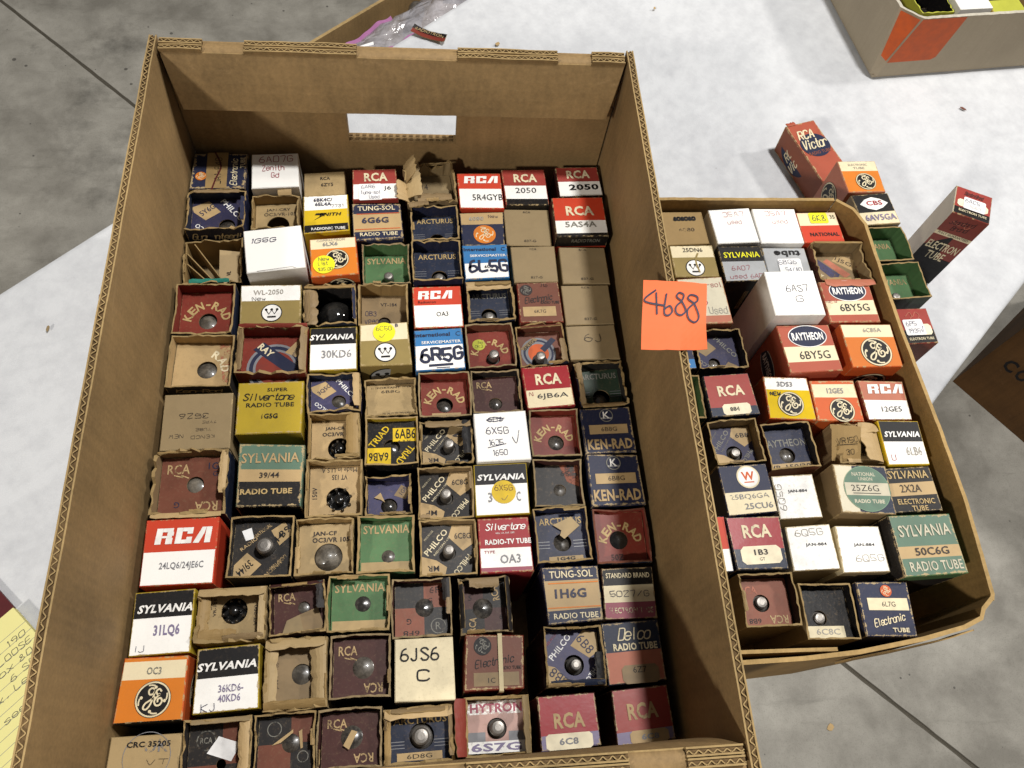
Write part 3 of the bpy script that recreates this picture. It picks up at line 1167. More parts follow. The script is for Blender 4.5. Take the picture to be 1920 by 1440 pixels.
C1(8, 10, '232,1232 355,1230 340,1351 212,1357', 'orange closed box with large round monogram', 128, bands=[(.05, 'OR'), (.29, 'C'), (.66, 'OR')], side='OD', front='BK', wear=.45, dirt=.2,
   draw=lambda t, fr, lf, rt: (t.text('OC3', .0, .28, .22, .115, 'SK', 'b', fade=.3), t.ge(.04, -.16, .27), rt.ge(0, .25, .4)))
C1(8, 11, '206,1381 340,1376 330,1462 195,1468', 'plain tan closed box with faint pencilled circle', 126, bands=[(1, 'K')], side='K', wear=.2,
   draw=lambda t, *a: (t.text('CRC 35205', .05, .30, .62, .13, 'BK', 'B', fade=.4), t.disc(.04, .02, .34, 'GREY', r0=.33, fade=.5), t.text('OK', .16, .26, .34, .3, 'GREY', 'b', fade=.8), t.text('VT', .2, -.1, .3, .12, 'BLK2', 'hj')))
# ---- b
C1(7, 1, '467,291 556,290 559,355 467,359', 'white closed box with red handwriting', 129, bands=[(1, 'W')], side='W', wear=.0, dirt=.08,
   draw=lambda t, *a: (t.text('6AD7G', .02, .33, .72, .19, 'RED', 'hj', lw=.08), t.text('Zenith', -.04, .07, .46, .17, 'RED', 'hj', lw=.09), t.text('Gd', .0, -.14, .16, .15, 'RED', 'hj', lw=.1)))
C1(7, 2, '474,361 563,360 565,424 472,424', 'tan open box with stencilled code', 122, inn='KB', side='K', panel='K', hole=(.02, -.22, .26), recess=.012, rag=.001, tube='black', short='stencilled tan box', rise=-.006,
   draw=lambda f: (f.text('JAN-CRY', .02, .30, .56, .11, 'BLK2', 'b', fade=.5), f.text('OC3/VR-105', .06, .16, .74, .11, 'BLK2', 'b', fade=.5)), torn=[('B', .55, .85, .008, -60, 'T')])
C1(7, 3, '457,430 565,422 579,506 466,515', 'tall white closed box with blue pen code', 137, bands=[(1, 'W')], side='W', wear=0, dirt=.06,
   draw=lambda t, *a: (t.text('1G5G', -.16, .22, .42, .11, 'PEN', 'hji', lw=.13), t.stroke([(-.32, -.44), (.28, -.42), (.34, -.46)], .006, 'GREY', smooth=False)))
C1(7, 4, '451,529 563,527 565,610 451,612', 'closed white and gold box with round emblem', 122, bands=[(.38, 'W'), (.62, 'GO')], side='GO', wear=.7,
   draw=lambda t, *a: (t.text('WL-2050', -.04, .32, .5, .12, 'FADE', 'b', fade=.4), t.text('New', -.2, .17, .22, .09, 'BK', 'hj'), t.west(.02, -.17, .175)))
C1(7, 5, '445,611 579,610 574,700 442,697', 'wide red open box with navy ring print', 126, inn='RK', side='RK', panel='RK', hole=(.06, -.36, .13), recess=.013, rag=.0016, thick=.0018, tube='dome', short='wide red box',
   draw=lambda f: (f.disc(.02, -.28, .44, 'GREY', ry=1), f.disc(.02, -.28, .40, 'NV', lift=.0002), f.disc(.02, -.28, .34, 'GREY', lift=.00023), f.disc(.02, -.28, .30, 'RK', lift=.00026),
                   f.poly([(-.34, .18), (-.18, .36), (.42, -.28), (.26, -.46)], 'NV', lift=.0003), f.poly([(.16, .10), (.36, .42), (.5, .3), (.34, -.02)], 'T', lift=.00033), f.text('RAY', -.14, .16, .28, .16, 'C', 'B', -42, lift=.0004), f.text('6N6MG', .34, .16, .24, .07, 'LIN', 'n', 60, lift=.0004)) and None,
   torn=[('B', .0, 1, .004, -50, 'RK', 'RK'), ('R', .02, .98, .007, 55, 'TD'), ('L', .05, .95, .006, 65, 'TD')])
C1(7, 6, '450,717 567,715 567,810 441,812', 'bright yellow closed box with script name', 126, bands=[(1, 'YS')], side='YS', wear=.8,
   draw=lambda t, *a: (t.text('SUPER', .1, .34, .32, .07, 'BK', 'b'), t.text('Silvertone', -.02, .20, .78, .13, 'BK', 'hsi', lw=.15), t.text('RADIO TUBE', .0, .04, .74, .085, 'BK', 'b'), t.text('1G5G', .0, -.18, .25, .10, 'BK', 'B', fade=.4)))
C1(7, 7, '450,835 574,830 565,947 441,950', 'green, tan and black banded closed box', 126, bands=[(.41, 'GT'), (.20, 'T'), (.39, 'BK')], side='GT', front='BK', wear=1.3,
   draw=lambda t, *a: (t.text('SYLVANIA', -.02, .27, .88, .16, 'T', 'b', fade=.35), t.text('39/44', -.02, -.01, .30, .09, 'BLK2', 'b'), t.text('RADIO TUBE', -.05, -.27, .78, .09, 'GOLDL', 'B')))


def d_b8(f):
    f.poly([(.12, .34), (.34, .5), (.5, .28), (.28, .06)], 'T', lift=.0001)
    f.poly([(-.46, -.28), (-.26, -.06), (.0, -.28), (-.2, -.5), (-.46, -.5)], 'T', lift=.0001)
    f.poly([(-.38, .34), (-.22, .40), (-.16, .20), (-.30, .16)], 'ST', lift=.00012)
    f.text('39', .36, .32, .2, .13, 'BK', 'b', 45)
    f.text('44', .25, .20, .2, .13, 'BK', 'b', 45)
    f.text('39/44', -.28, -.34, .3, .14, 'BK', 'b', 225)
    for u, v, s_, r in ((-.02, .34, 'NATIONAL', 40), (-.24, .1, 'RADIO', 40), (.28, -.25, 'RADIO TUBE', -135), (.2, -.36, 'UNION', -135)):
        f.text(s_, u, v, .34, .07, 'T', 'b', r, fade=.6)


C1(7, 8, '434,970 551,967 547,1081 422,1082', 'dark open box with two tan diamonds', 127, inn='PB', side='BK', panel='PB', hole=(.06, .0, .15), recess=.009, rag=.0005, tube='cap', cr=.0062, cap_up=.006, short='dark diamond-printed box', draw=d_b8)
C1(7, 9, '369,1105 502,1098 496,1200 366,1205', 'torn tan open box with wide black hole', 126, inn='KB', side='K', panel='K', hole=(.0, .12, .22), recess=.010, rag=.0022, thick=.0022, tube='pins', short='torn tan box', rise=-.001,
   draw=lambda f: (f.text('VT 200', .36, .0, .34, .08, 'BLK2', 'b', 90), f.text('VR-105', -.33, .22, .3, .07, 'BLK2', 'b', 90), f.text('JAN', -.40, .3, .2, .06, 'BLK2', 'b', 90, fade=.5)),
   torn=[('B', .0, 1, .008, 60, 'K'), ('L', .05, 1, .009, 112, 'KB'), ('F', .02, .6, .009, 80, 'KB'), ('R', .0, 1, .005, 70, 'K'), ('F', .4, 1, .005, 60, 'TD')])
C1(7, 10, '367,1219 489,1210 486,1330 362,1344', 'black and white box with violet numbers', 127, bands=[(.47, 'BK'), (.53, 'W')], side='YS', wear=.7, dirt=.25,
   draw=lambda t, *a: (t.text('SYLVANIA', .0, .22, .92, .13, 'W', 'Bi'), t.text('36KD6-', .06, -.13, .38, .115, 'PURP', 'b', fade=.4), t.text('40KD6', .04, -.28, .34, .115, 'PURP', 'b', fade=.4), t.text('KJ', -.28, -.40, .2, .12, 'PEN', 'hj')))


def d_b11(f):
    f.disc(-.22, .16, .16, 'SK', r0=.14, fade=.7)
    f.text('RCA', -.22, .16, .2, .12, 'SK', 'b', fade=.7)
    f.text('6', .30, .30, .06, .1, 'BK', 'n', fade=.5)
    sticker(f, [(-.20, -.08), (-.02, .22), (.34, .06), (.2, -.26)], 'ST')


C1(7, 11, '342,1352 470,1345 470,1462 338,1464', 'dark open box with a white paper square', 126, inn='PB', side='BK', panel=quad_panel('BR', 'PB'), hole=(.04, -.3, .08), recess=.010, rag=.0012, draw=d_b11,
   torn=[('R', .05, .95, .008, 96, 'T', 'T'), ('B', .1, 1, .004, 60, 'KD')])
# ---- c
C1(6, 1, '566,324 643,322 647,368 570,369', 'stained tan closed box', 119, bands=[(1, 'K')], side='K', wear=.2, dirt=.9,
   draw=lambda t, *a: (t.text('RCA', .02, .22, .24, .13, 'BLK2', 'b', fade=.4), t.text('6ZY5', .06, -.04, .3, .14, 'BLK2', 'b', fade=.4)))
C1(6, 2, '569,369 655,367 660,436 572,441', 'white, yellow and black banded closed box', 124, bands=[(.39, 'W'), (.41, 'Y'), (.20, 'BK')], side='Y', wear=.6, dirt=.2,
   draw=lambda t, *a: (t.text('6BK4C/', -.05, .38, .42, .10, 'LIN', 'B', fade=.35), t.text('6EL4A', -.05, .26, .36, .10, 'LIN', 'B', fade=.35), t.text('7731', .26, .20, .26, .09, 'PEN', 'hj'), t.zenith(.02, -.07, .62, .16), t.text('RADIONIC TUBE', .04, -.41, .74, .07, 'W', 'b')))


def d_c3(t, fr, lf, rt):
    t.text('COMPACTRON', -.04, .43, .6, .06, 'FADE', 'n', fade=.4)
    t.text('6LX6', -.06, .33, .32, .10, 'GREY', 'b', fade=.35)
    t.ge(.06, -.08, .25)
    dot_sticker(t, -.22, -.20, .23, 'YN', [('New', -.22, -.06, .22, .10, 'PEN', 'hj'), ('List', -.24, -.18, .2, .10, 'PEN', 'hj'), ('$35.00', -.2, -.32, .3, .09, 'PEN', 'hj')])
    fr.ge(.1, .36, .3)


C1(6, 3, '575,441 665,436 674,510 582,515', 'orange closed box with yellow round sticker', 131, bands=[(.27, 'C'), (.73, 'OR')], side='OD', wear=.5, dirt=.2, draw=d_c3)
C1(6, 4, '570,540 667,532 668,612 570,612', 'torn open box showing big black bulb', 122, inn='PB', side='NV2', rag=.002, recess=.02, hole=(.07, -.03, .4), tube='black', tr=.0185, rise=.013, short='torn box',
   torn=[('L', .0, .9, .012, 95, 'BR', 'TD'), ('L', .05, .8, .006, 55, 'TD'), ('B', .0, 1, .005, 60, 'KB'), ('R', .1, 1, .003, 60, 'NV', 'T')])
C1(6, 5, '581,611 670,610 671,690 580,696', 'closed black and white box with dotted number', 124, bands=[(.40, 'BK'), (.60, 'W')], side='YS', wear=.4, dirt=.2,
   draw=lambda t, *a: (t.text('SYLVANIA', -.02, .25, .93, .13, 'W', 'Bi'), t.text('30KD6', .06, -.14, .62, .18, 'GREY', 'b', fade=.5)))
C1(6, 6, '576,700 675,696 676,770 577,773', 'purple open box with pale diamond and slogan', 122, inn='NV2', side='PH', panel='VI', hole=(.08, -.14, .15), recess=.009, tube='grey', rise=-.001, short='purple open box', rag=.001, draw=lambda f: philco_d(f, '3Q5G', tan='T'),
   torn=[('R', .1, 1, .006, 75, 'T')])
C1(6, 7, '576,775 675,772 672,855 577,860', 'tan open box with folded right flap', 123, inn='KB', side='K', panel='T', hole=(.10, -.20, .25), recess=.012, rag=.0014, tube='pins', rise=-.001, short='folded-flap tan box',
   draw=lambda f: (f.text('JAN-CR', .0, .30, .42, .10, 'BLK2', 'B'), f.text('OC3/VR', -.04, .16, .46, .10, 'BLK2', 'B')), torn=[('R', .02, 1, .011, 100, 'KB'), ('L', .1, .9, .003, 50, 'KB')])
C1(6, 8, '577,865 678,861 680,967 569,972', 'tan open box with upside-down lettering', 125, inn='K', side='K', panel='T', hole=(.06, -.14, .235), recess=.011, rag=.001, tube='pins', rise=-.001, short='upside-down lettered box', toff=(.001, -.001),
   draw=lambda f: (f.text('Made in U.S.A.', .06, .42, .72, .09, 'BLK2', 'n', 180), f.text('VT 135', .08, .28, .3, .10, 'BLK2', 'b', 180), f.text('150V', -.40, -.02, .24, .09, 'BLK2', 'b', 90), f.text('OSZ 4TH', .0, -.45, .5, .06, 'BLK2', 'b')))
C1(6, 9, '555,975 665,970 660,1072 550,1082', 'tan open box with domed silver bulb', 124, inn='KB', side='K', panel='K', hole=(.06, -.16, .265), recess=.009, rag=.001, tube='grey', tr=.019, rise=.004, short='domed tan box',
   draw=lambda f: (f.text('JAN-CF', -.02, .30, .46, .11, 'BLK2', 'B'), f.text('OC3/VR 105', .10, .18, .7, .10, 'BLK2', 'B')), torn=[('L', .1, .5, .005, 60, 'T')])
C1(6, 10, '505,1098 610,1088 612,1187 505,1200', 'maroon open box with torn tan flap', 125, inn='RD', side='RD', panel='RM', hole=(.10, .05, .12), recess=.009, rag=.0018, tube='dome', short='maroon torn box',
   draw=lambda f: (rca_old(f, flip=False), f.poly([(-.34, -.5), (-.24, -.2), (.02, -.10), (.10, -.5)], 'KD', 'torn_flap', lift=.0012), f.poly([(.02, -.10), (.38, .02), (.5, -.42), (.10, -.5)], 'TD', 'torn_flap', lift=.0012)),
   torn=[('R', .45, 1, .006, 80, 'PB', 'T'), ('B', .0, 1, .003, 60, 'RD')])
C1(6, 11, '495,1202 615,1190 612,1330 492,1337', 'tan open box with flaps folded all round', 126, inn='KB', side='K', panel='TD', hole=(.08, -.0, .185), recess=.009, rag=.0018, thick=.002, tube='grey', rise=-.0005, short='flap-lined tan box',
   draw=lambda f: f.text('JAN VT-105', -.36, .0, .46, .07, 'BLK2', 'n', 90, fade=.7), torn=[('B', .0, .98, .008, 66, 'K', 'K'), ('L', .02, .95, .009, 98, 'K'), ('R', .02, .95, .012, 104, 'K'), ('F', .0, 1, .007, 60, 'KB')])
C1(6, 12, '472,1348 590,1340 590,1458 472,1462', 'dark open box littered with tan splinters', 125, inn='PB', side='BK', panel=quad_panel('BR', 'PB'), hole=(.08, .0, .16), recess=.009, rag=.001, tube='dome', rise=.001, short='splinter-littered box',
   draw=lambda f: (f.disc(-.22, .28, .13, 'SK', r0=.115, fade=.6), f.disc(.3, -.26, .10, 'SK', r0=.085, fade=.6), f.poly([(-.26, -.02), (.12, .25), (.12, .19), (-.10, .02)], 'T', 'splinter', .0012), f.poly([(.22, .2), (.28, .24), (.30, -.1), (.26, -.12)], 'T', 'splinter', .0012)))
# ---- d
C1(5, 1, '655,320 741,319 746,378 659,381', 'red box with handwritten white sticker', 126, bands=[(.50, 'RO'), (.50, 'W')], side='RO', wear=.5, dirt=.2,
   draw=lambda t, *a: (t.text('RCA', .02, .22, .52, .28, 'C', 'B'), t.text('J6', .26, -.16, .16, .16, 'INK', 'n'), sticker(t, rsticker(-.38, -.52, .14, .0), 'ST', [('6AR6', -.16, -.10, .3, .12, 'PEN', 'hj'), ('Tung-sol', -.12, -.28, .42, .12, 'PEN', 'hj'), ('Used', -.04, -.43, .22, .11, 'PEN', 'hj')])))


def tungsol(num, o='OD'):
    def f(t, *a):
        t.text('TUNG-SOL', .0, .36, .78, .13, 'C', 'b')
        t.rect(-.42, .195, .47, .215, o, lift=.00015)
        t.rect(-.46, -.235, .47, -.215, o, lift=.00015)
        t.text(num, -.04, .02, .56, .17, 'LIN', 'B', fade=.35)
        t.text('RADIO TUBE', .02, -.37, .78, .10, 'C', 'b')
    return f


C1(5, 2, '662,382 754,379 759,451 667,455', 'small navy and tan banded closed box', 124, bands=[(.28, 'NV'), (.50, 'T'), (.22, 'NV')], side='NV', wear=1.2, draw=tungsol('6G6G'))
C1(5, 3, '677,457 767,455 770,530 680,532', 'small green open box with capped tube', 119, inn='GR', side='GD', panel='GR', hole=(.04, -.22, .12), recess=.015, rag=.001, tube='cap', short='small green box', rim='KD', draw=lambda f: sylv_green(f, band=False))
C1(5, 4, '672,532 765,532 766,607 672,611', 'tan open box with pencilled panel', 122, inn='KB', side='K', panel='TD', hole=(.0, -.22, .14), recess=.018, rag=.001, tube='dome', short='pencilled tan box',
   draw=lambda f: (f.text('VT-184', .1, .26, .36, .09, 'BLK2', 'b', fade=.3), f.text('OB3', -.3, .02, .24, .13, 'PEN', 'hj'), f.text('VR90', -.28, -.2, .3, .12, 'PEN', 'hj')))


def d_d5(t, fr, lf, rt):
    t.west(.0, -.20, .22)
    dot_sticker(t, .0, .27, .225, 'YN', [('6C5G', .0, .36, .32, .11, 'PEN', 'hj'), ('`', -.04, .19, .12, .09, 'PEN', 'hj')])
    t.text('B', .26, .42, .06, .08, 'PEN', 'b')
    fr.west(.0, .33, .36, 'GY')


C1(5, 5, '673,608 764,605 773,684 676,690', 'gold closed box with yellow sticker above emblem', 131, bands=[(.40, 'C'), (.60, 'GO')], side='GO', wear=.6, draw=d_d5)
C1(5, 6, '683,712 778,708 786,778 685,782', 'tan open box with raised inner flap', 121, inn='KD', side='K', panel='K', hole=(.42, .42, .02), recess=.006, rag=.0014, tx=-8,
   draw=lambda f: (f.text('IMPORTANT-SEE', .0, .40, .8, .06, 'BLK2', 'b', fade=.6), f.text('6B8G', .0, .27, .4, .09, 'BLK2', 'n', fade=.6), f.text('TRADE-MARK REG. U.S. PAT. OFF.', .1, -.43, .6, .05, 'BLK2', 'n', 180, fade=.4)))


def d_triad(f):
    f.rect(.02, .02, .5, .34, 'Y')
    f.rect(-.5, -.5, -.02, -.12, 'Y')
    f.text('6AB6', .28, .20, .42, .24, 'BK', 'b')
    f.text('6.3 V', .26, .02, .26, .06, 'BK', 'b')
    f.text('TRIAD', -.26, .14, .56, .15, 'Y', 'b', 52)
    f.text('TRIAD', .27, -.30, .48, .15, 'Y', 'b', 232)
    f.text('6AB6', -.27, -.33, .4, .2, 'BK', 'b', 180)


C1(5, 7, '685,782 783,779 785,868 683,871', 'black and yellow checkered open box', 124, inn='YS', side='BK', panel='BK', hole=(.0, -.10, .17), recess=.006, rag=.0005, tube='dome', short='black and yellow box', rise=-.004, draw=d_triad,
   fdraw=lambda f: f.text('TRIAD', 0, .45, .8, .04, 'YS', 'b'))
C1(5, 8, '685,893 770,887 774,964 684,967', 'small purple open box with torn panel', 119, inn='PH', side='PB', panel='VI', hole=(.0, -.20, .20), recess=.012, rag=.0016, tube='dome', rise=.0, short='small purple box',
   draw=lambda f: (f.poly([(.12, .1), (.3, .4), (.5, .26), (.4, -.02)], 'TD'), f.text('1G8', .34, .22, .2, .12, 'LIN', 'n', 50), f.poly([(-.36, .04), (-.20, .18), (-.10, -.1), (-.2, -.02)], 'T', 'torn_flap', .0014)))
C1(5, 9, '670,967 776,962 779,1073 668,1073', 'green open box beside tan domed-bulb box', 126, inn='GR', side='GR', panel='GR', hole=(.04, -.20, .13), recess=.009, rag=.0006, thick=.0016, tube='dome', rise=.0015, short='green open box', draw=sylv_green)
C1(5, 10, '614,1082 730,1075 728,1184 612,1184', 'green open box with broad tan band', 126, inn='GR', side='GD', panel='GR', hole=(.06, .02, .14), recess=.009, rag=.0008, tube='dome', rise=.001, short='tan-banded green box', draw=sylv_green)
C1(5, 11, '619,1193 732,1188 734,1307 616,1312', 'maroon open box with glossy bulb', 124, inn='RD', side='PB', rim='KD', panel='RM', hole=(.04, .0, .15), recess=.008, rag=.0008, tube='dome', rise=.002, short='maroon glossy-bulb box', draw=rca_old)
C1(5, 12, '598,1328 715,1322 720,1438 595,1442', 'maroon open box with tan sliver on bulb', 123, inn='RD', side='PB', rim='KD', panel='RM', hole=(.04, .0, .15), recess=.008, rag=.0008, tube='dome', rise=.002, short='maroon sliver box',
   draw=lambda f: (rca_old(f), f.poly([(-.12, -.12), (.02, .16), (.12, .12), (-.02, -.2)], 'T', 'splinter', .0035)))
# ---- e
C1(4, 1, '757,318 848,305 856,379 757,388', 'shredded open box with curled flaps', 124, inn='KD', side='TD', rag=.003, thick=.0018, recess=.016, panel='KD', hole=(.1, -.15, .14), tube='dome', short='shredded box',
   draw=lambda f: f.text('14', -.1, .2, .14, .16, 'BLK2', 'n'),
   torn=[('L', .1, 1, .017, 75, 'K', 'K'), ('L', .5, 1, .022, 30, 'K'), ('L', .0, .5, .014, -50, 'T'), ('F', .2, .9, .020, 120, 'TD'), ('B', .35, 1, .004, 20, 'KD'), ('F', .0, .4, .012, -60, 'TD')])
C1(4, 2, '771,381 856,380 862,446 771,450', 'navy open box nearer hand hole', 123, inn='NV', side='NV', panel='NV2', hole=(.05, -.28, .18), recess=.014, rag=.0012, tube='dome', rise=-.004, short='upper navy box', draw=lambda f: arcturus(f))
C1(4, 3, '774,452 865,450 869,522 775,526', 'navy open box behind white-and-red box', 126, inn='NV', side='NV', panel='NV2', hole=(.05, -.26, .18), recess=.014, rag=.0012, tube='cap', cap_up=-.004, short='lower navy box', draw=lambda f: arcturus(f))
C1(4, 4, '771,541 862,535 867,614 775,617', 'white and vermilion closed box', 123, bands=[(.46, 'R'), (.54, 'W')], side='R', wear=.6, dirt=.2,
   draw=lambda t, *a: (t.rcanew(-.03, .29, .70, .20), t.text('Radiotron', -.20, .12, .36, .06, 'BK', 'n'), t.text('OA3', .10, -.18, .24, .11, 'INK', 'n')))


def intern(big, small):
    def f(t, *a):
        t.text('International', -.12, .36, .72, .10, 'NV', 'B')
        t.text('C', .40, .36, .09, .11, 'NV', 'n')
        t.text('SERVICEMASTER', .05, .17, .80, .07, 'W', 'b')
        t.text(big, .04, -.14, .84, .34, 'NV', 'hj', lw=.20, fade=0)
        t.text(small, .05, -.16, .2, .09, 'BK', 'b', fade=.3)
    return f


C1(4, 5, '776,617 867,614 877,689 781,694', 'blue and white box with underlined marker', 125, bands=[(.40, 'BL'), (.60, 'W')], side='BL', wear=.3, dirt=.15,
   draw=lambda t, *a: (intern('6R5G', '6K7')(t), t.stroke([(-.22, 0), (.24, .01)], .055, 'NV', .0, -.40, 1), t.stroke([(-.08, 0), (.18, 0)], .02, 'NV', .0, -.46, 1)))
C1(4, 6, '785,699 879,696 887,779 787,781', 'red open box with tan label strip', 124, inn='RK', side='BK', rim='KD', panel='RK', hole=(.0, -.14, .18), recess=.012, rag=.0005, tube='dome', rise=-.004, short='strip-labelled red box',
   draw=lambda f: (kenrad(f), f.rect(-.28, -.5, .34, -.34, 'T'), f.text('1H5G', .06, -.44, .4, .08, 'BK', 'B')))
C1(4, 7, '787,791 880,787 891,869 788,870', 'ragged charcoal open box', 122, inn='PB', side='BK', panel='PB', hole=(.06, -.08, .14), recess=.009, rag=.002, tube='cap', short='ragged charcoal box', cap_up=.007, draw=lambda f: philco(f, a='6'),
   torn=[('R', .2, 1, .008, 80, 'BK', 'T'), ('B', .1, 1, .007, 70, 'TD')])
C1(4, 8, '782,877 884,874 890,970 784,973', 'charcoal and tan open box beyond its twin', 124, inn='TD', side='PB', panel='PB', hole=(.02, -.06, .14), recess=.009, rag=.0008, tube='cap', short='charcoal and tan box', cap_up=.007, draw=lambda f: philco(f, a='6C8G', b='MP'))
C1(4, 9, '785,976 890,973 896,1077 787,1081', 'charcoal and tan open box before its twin', 125, inn='TD', side='PB', panel='PB', hole=(.02, -.06, .14), recess=.009, rag=.0008, tube='cap', short='charcoal and tan box', cap_up=.007, draw=lambda f: philco(f, a='6C8G'))


def d_redblack(f):
    f.text('G', .16, .16, .08, .1, 'BK', 'n', fade=.4)
    f.text('6F8', .30, .36, .3, .12, 'BK', 'n', fade=.6)
    f.text('G', -.24, -.22, .09, .11, 'BK', 'n', 180, fade=.4)
    f.text('6F8', -.20, -.44, .3, .1, 'BK', 'n', 180, fade=.5)
    f.disc(.30, -.32, .14, 'SK', r0=.125, fade=.5)
    f.text('R', .3, -.32, .1, .14, 'SK', 'n', fade=.4)


C1(4, 10, '734,1088 843,1080 848,1193 735,1196', 'dark and rust quartered open box', 124, inn='RM', side='PB', rim='KD', panel=lambda d: 'ORB' if (d % 180) < 90 else 'PB', hole=(.04, .03, .14), recess=.009, rag=.0008, tube='dome', rise=.0015, short='quartered box', draw=d_redblack,
   torn=[('R', .6, 1, .006, 100, 'PB', 'T')])
C1(4, 11, '740,1200 851,1192 852,1312 740,1316', 'mottled cream closed box with black marker', 126, bands=[(1, 'C')], side='C', wear=.2, dirt=.6,
   draw=lambda t, *a: (t.text('6JS6', -.08, .24, .64, .20, 'BK', 'h', lw=.14, fade=0), t.text('C', -.02, -.10, .2, .17, 'BK', 'h', lw=.17, fade=0)))
C1(4, 12, '716,1336 850,1322 852,1434 720,1442', 'slate blue open box with crumpled rim', 122, inn='KB', side='NV2', panel='NV2', hole=(.04, .0, .20), recess=.008, rag=.002, thick=.002, tube='cap', cr=.0058, cap_up=.002, short='slate blue box',
   draw=lambda f: (arcturus(f, label='6D8G'),), torn=[('B', .0, 1, .008, 70, 'KB', 'T'), ('B', .1, .9, .005, 40, 'TD'), ('R', .1, 1, .004, 60, 'TD'), ('L', .0, 1, .005, 70, 'KB')])
# ---- f
C1(3, 1, '857,327 939,326 945,394 862,395', 'red and white closed box with block letters', 125, bands=[(.45, 'R'), (.55, 'W')], side='R', wear=.4, dirt=.15,
   draw=lambda t, *a: (t.rcanew(.02, .30, .78, .20), t.text('5R4GYB', .15, -.20, .7, .17, 'INK', 'n')))
C1(3, 2, '861,396 941,395 947,460 866,461', 'tan and navy closed box with orange medallion', 121, bands=[(.36, 'T'), (.64, 'NV')], side='NV', wear=.5,
   draw=lambda t, *a: (t.text('6080', -.14, .30, .34, .12, 'FADE', 'b', fade=.4), t.text('New', .26, .36, .22, .09, 'PEN', 'hj'), t.ge(.03, -.18, .26, 'OR', 'C', False, .09)))
C1(3, 3, '867,459 950,457 957,523 872,526', 'blue and white closed box, thick marker code', 124, bands=[(.55, 'BL'), (.45, 'W')], side='BL', wear=.3, dirt=.15, draw=intern('6L5G', '6U5'))
C1(3, 4, '875,525 960,520 971,597 879,600', 'slate open box with folded tan flaps', 122, inn='PB', side='NV2', panel='NV2', hole=(-.02, -.22, .19), recess=.012, rag=.0016, thick=.0018, tube='cap', cap_up=-.004, short='slate flap box', draw=lambda f: arcturus(f, 'ARCTURUS', 'SK'),
   torn=[('B', .0, 1, .009, 95, 'TD', 'T'), ('B', .2, 1, .006, 60, 'KB')])
C1(3, 5, '870,610 960,607 971,686 880,691', 'brick open box with small green sticker', 123, inn='BR', side='RD', rim='KD', panel='RK', hole=(.06, -.22, .16), recess=.010, rag=.0006, tube='cap', short='green-stickered brick box', cap_up=.006,
   draw=lambda f: (kenrad(f), dot_sticker(f, -.24, .16, .15, 'CHART', [('No', -.2, .22, .1, .07, 'INK', 'hj'), ('OK2', -.24, .12, .18, .07, 'INK', 'hj')])))
C1(3, 6, '882,695 972,691 982,769 887,774', 'small dark maroon open box', 121, inn='PB', side='BK', rim='KD', panel='RM', hole=(-.02, -.22, .15), recess=.010, rag=.0008, tube='dome', rise=.0, short='small maroon box', draw=lambda f: rca_old(f, flip=False))
C1(3, 7, '887,775 985,769 996,860 895,866', 'white closed box with scribbled pen fraction', 130, bands=[(1, 'W')], side='W', wear=0, dirt=.06,
   draw=lambda t, *a: (t.text('6D8', -.10, .34, .28, .10, 'PEN', 'hj'), t.stroke([(-.26, .0), (-.12, .05), (.06, .0), (-.10, -.04), (-.26, .0), (.08, .02)], .012, 'PEN', 0, .34), t.text('6X5G', -.08, .11, .42, .15, 'PEN', 'hj'), t.text('1625', -.12, -.13, .26, .12, 'PEN', 'hj'), t.stroke([(-.28, 0), (.06, .06)], .014, 'PEN', 0, -.23), t.text('1650', -.06, -.34, .26, .12, 'PEN', 'hj'), t.text('`', .26, -.04, .14, .26, 'PEN', 'h', lw=.05)))
C1(3, 8, '888,874 987,867 993,962 892,967', 'black and white closed box with yellow sticker', 126, bands=[(.40, 'BK'), (.60, 'W')], side='YS', wear=.2, dirt=.1,
   draw=lambda t, *a: (t.text('SYLVANIA', .02, .24, .9, .125, 'W', 'Bi'), t.text('3', -.22, -.16, .08, .19, 'GREY', 'b'), t.text('C', .31, -.16, .08, .19, 'GREY', 'b'), dot_sticker(t, .04, -.06, .225, 'Y', [('6X5G', .04, .02, .34, .12, 'DKRED', 'hj'), ('`', .05, -.18, .12, .09, 'PEN', 'hj')])))
C1(3, 9, '893,973 992,970 1002,1070 901,1076', 'crimson and white closed box with script name', 126, bands=[(.56, 'RR'), (.36, 'W'), (.08, 'PK')], side='RR', wear=.7,
   draw=lambda t, *a: (t.text('Silvertone', .04, .34, .74, .12, 'W', 'hsi', lw=.15), t.text('REG. U.S. PAT. OFF.', .02, .22, .36, .03, 'W', 'n'), t.text('RADIO-TV TUBE', .06, .06, .86, .10, 'W', 'B'), t.text('TYPE', -.30, -.12, .2, .05, 'RED', 'n'), t.text('OA3', .08, -.26, .38, .16, 'GREY', 'b', fade=.3)))
C1(3, 10, '858,1087 955,1078 962,1187 865,1191', 'battered red and black open box', 123, inn='PB', side='RD', rim='KD', panel=lambda d: 'RM' if (d % 180) > 90 else 'PB', hole=(-.02, -.02, .165), recess=.010, rag=.0016, tube='dome', rise=.002, short='battered red-black box',
   draw=lambda f: (f.text('RCA', .24, .26, .3, .14, 'T', 'b', 100, fade=.5), f.text('RCA', -.28, -.32, .3, .14, 'T', 'b', 80, fade=.4), f.text('5', -.3, .2, .07, .1, 'BK', 'n'), f.text('6', .34, -.2, .07, .1, 'BK', 'n')), torn=[('R', .0, 1, .004, 50, 'PB', 'TD'), ('L', .1, .9, .004, 50, 'PB'), ('B', .2, .8, .008, 90, 'RM', 'TD')])


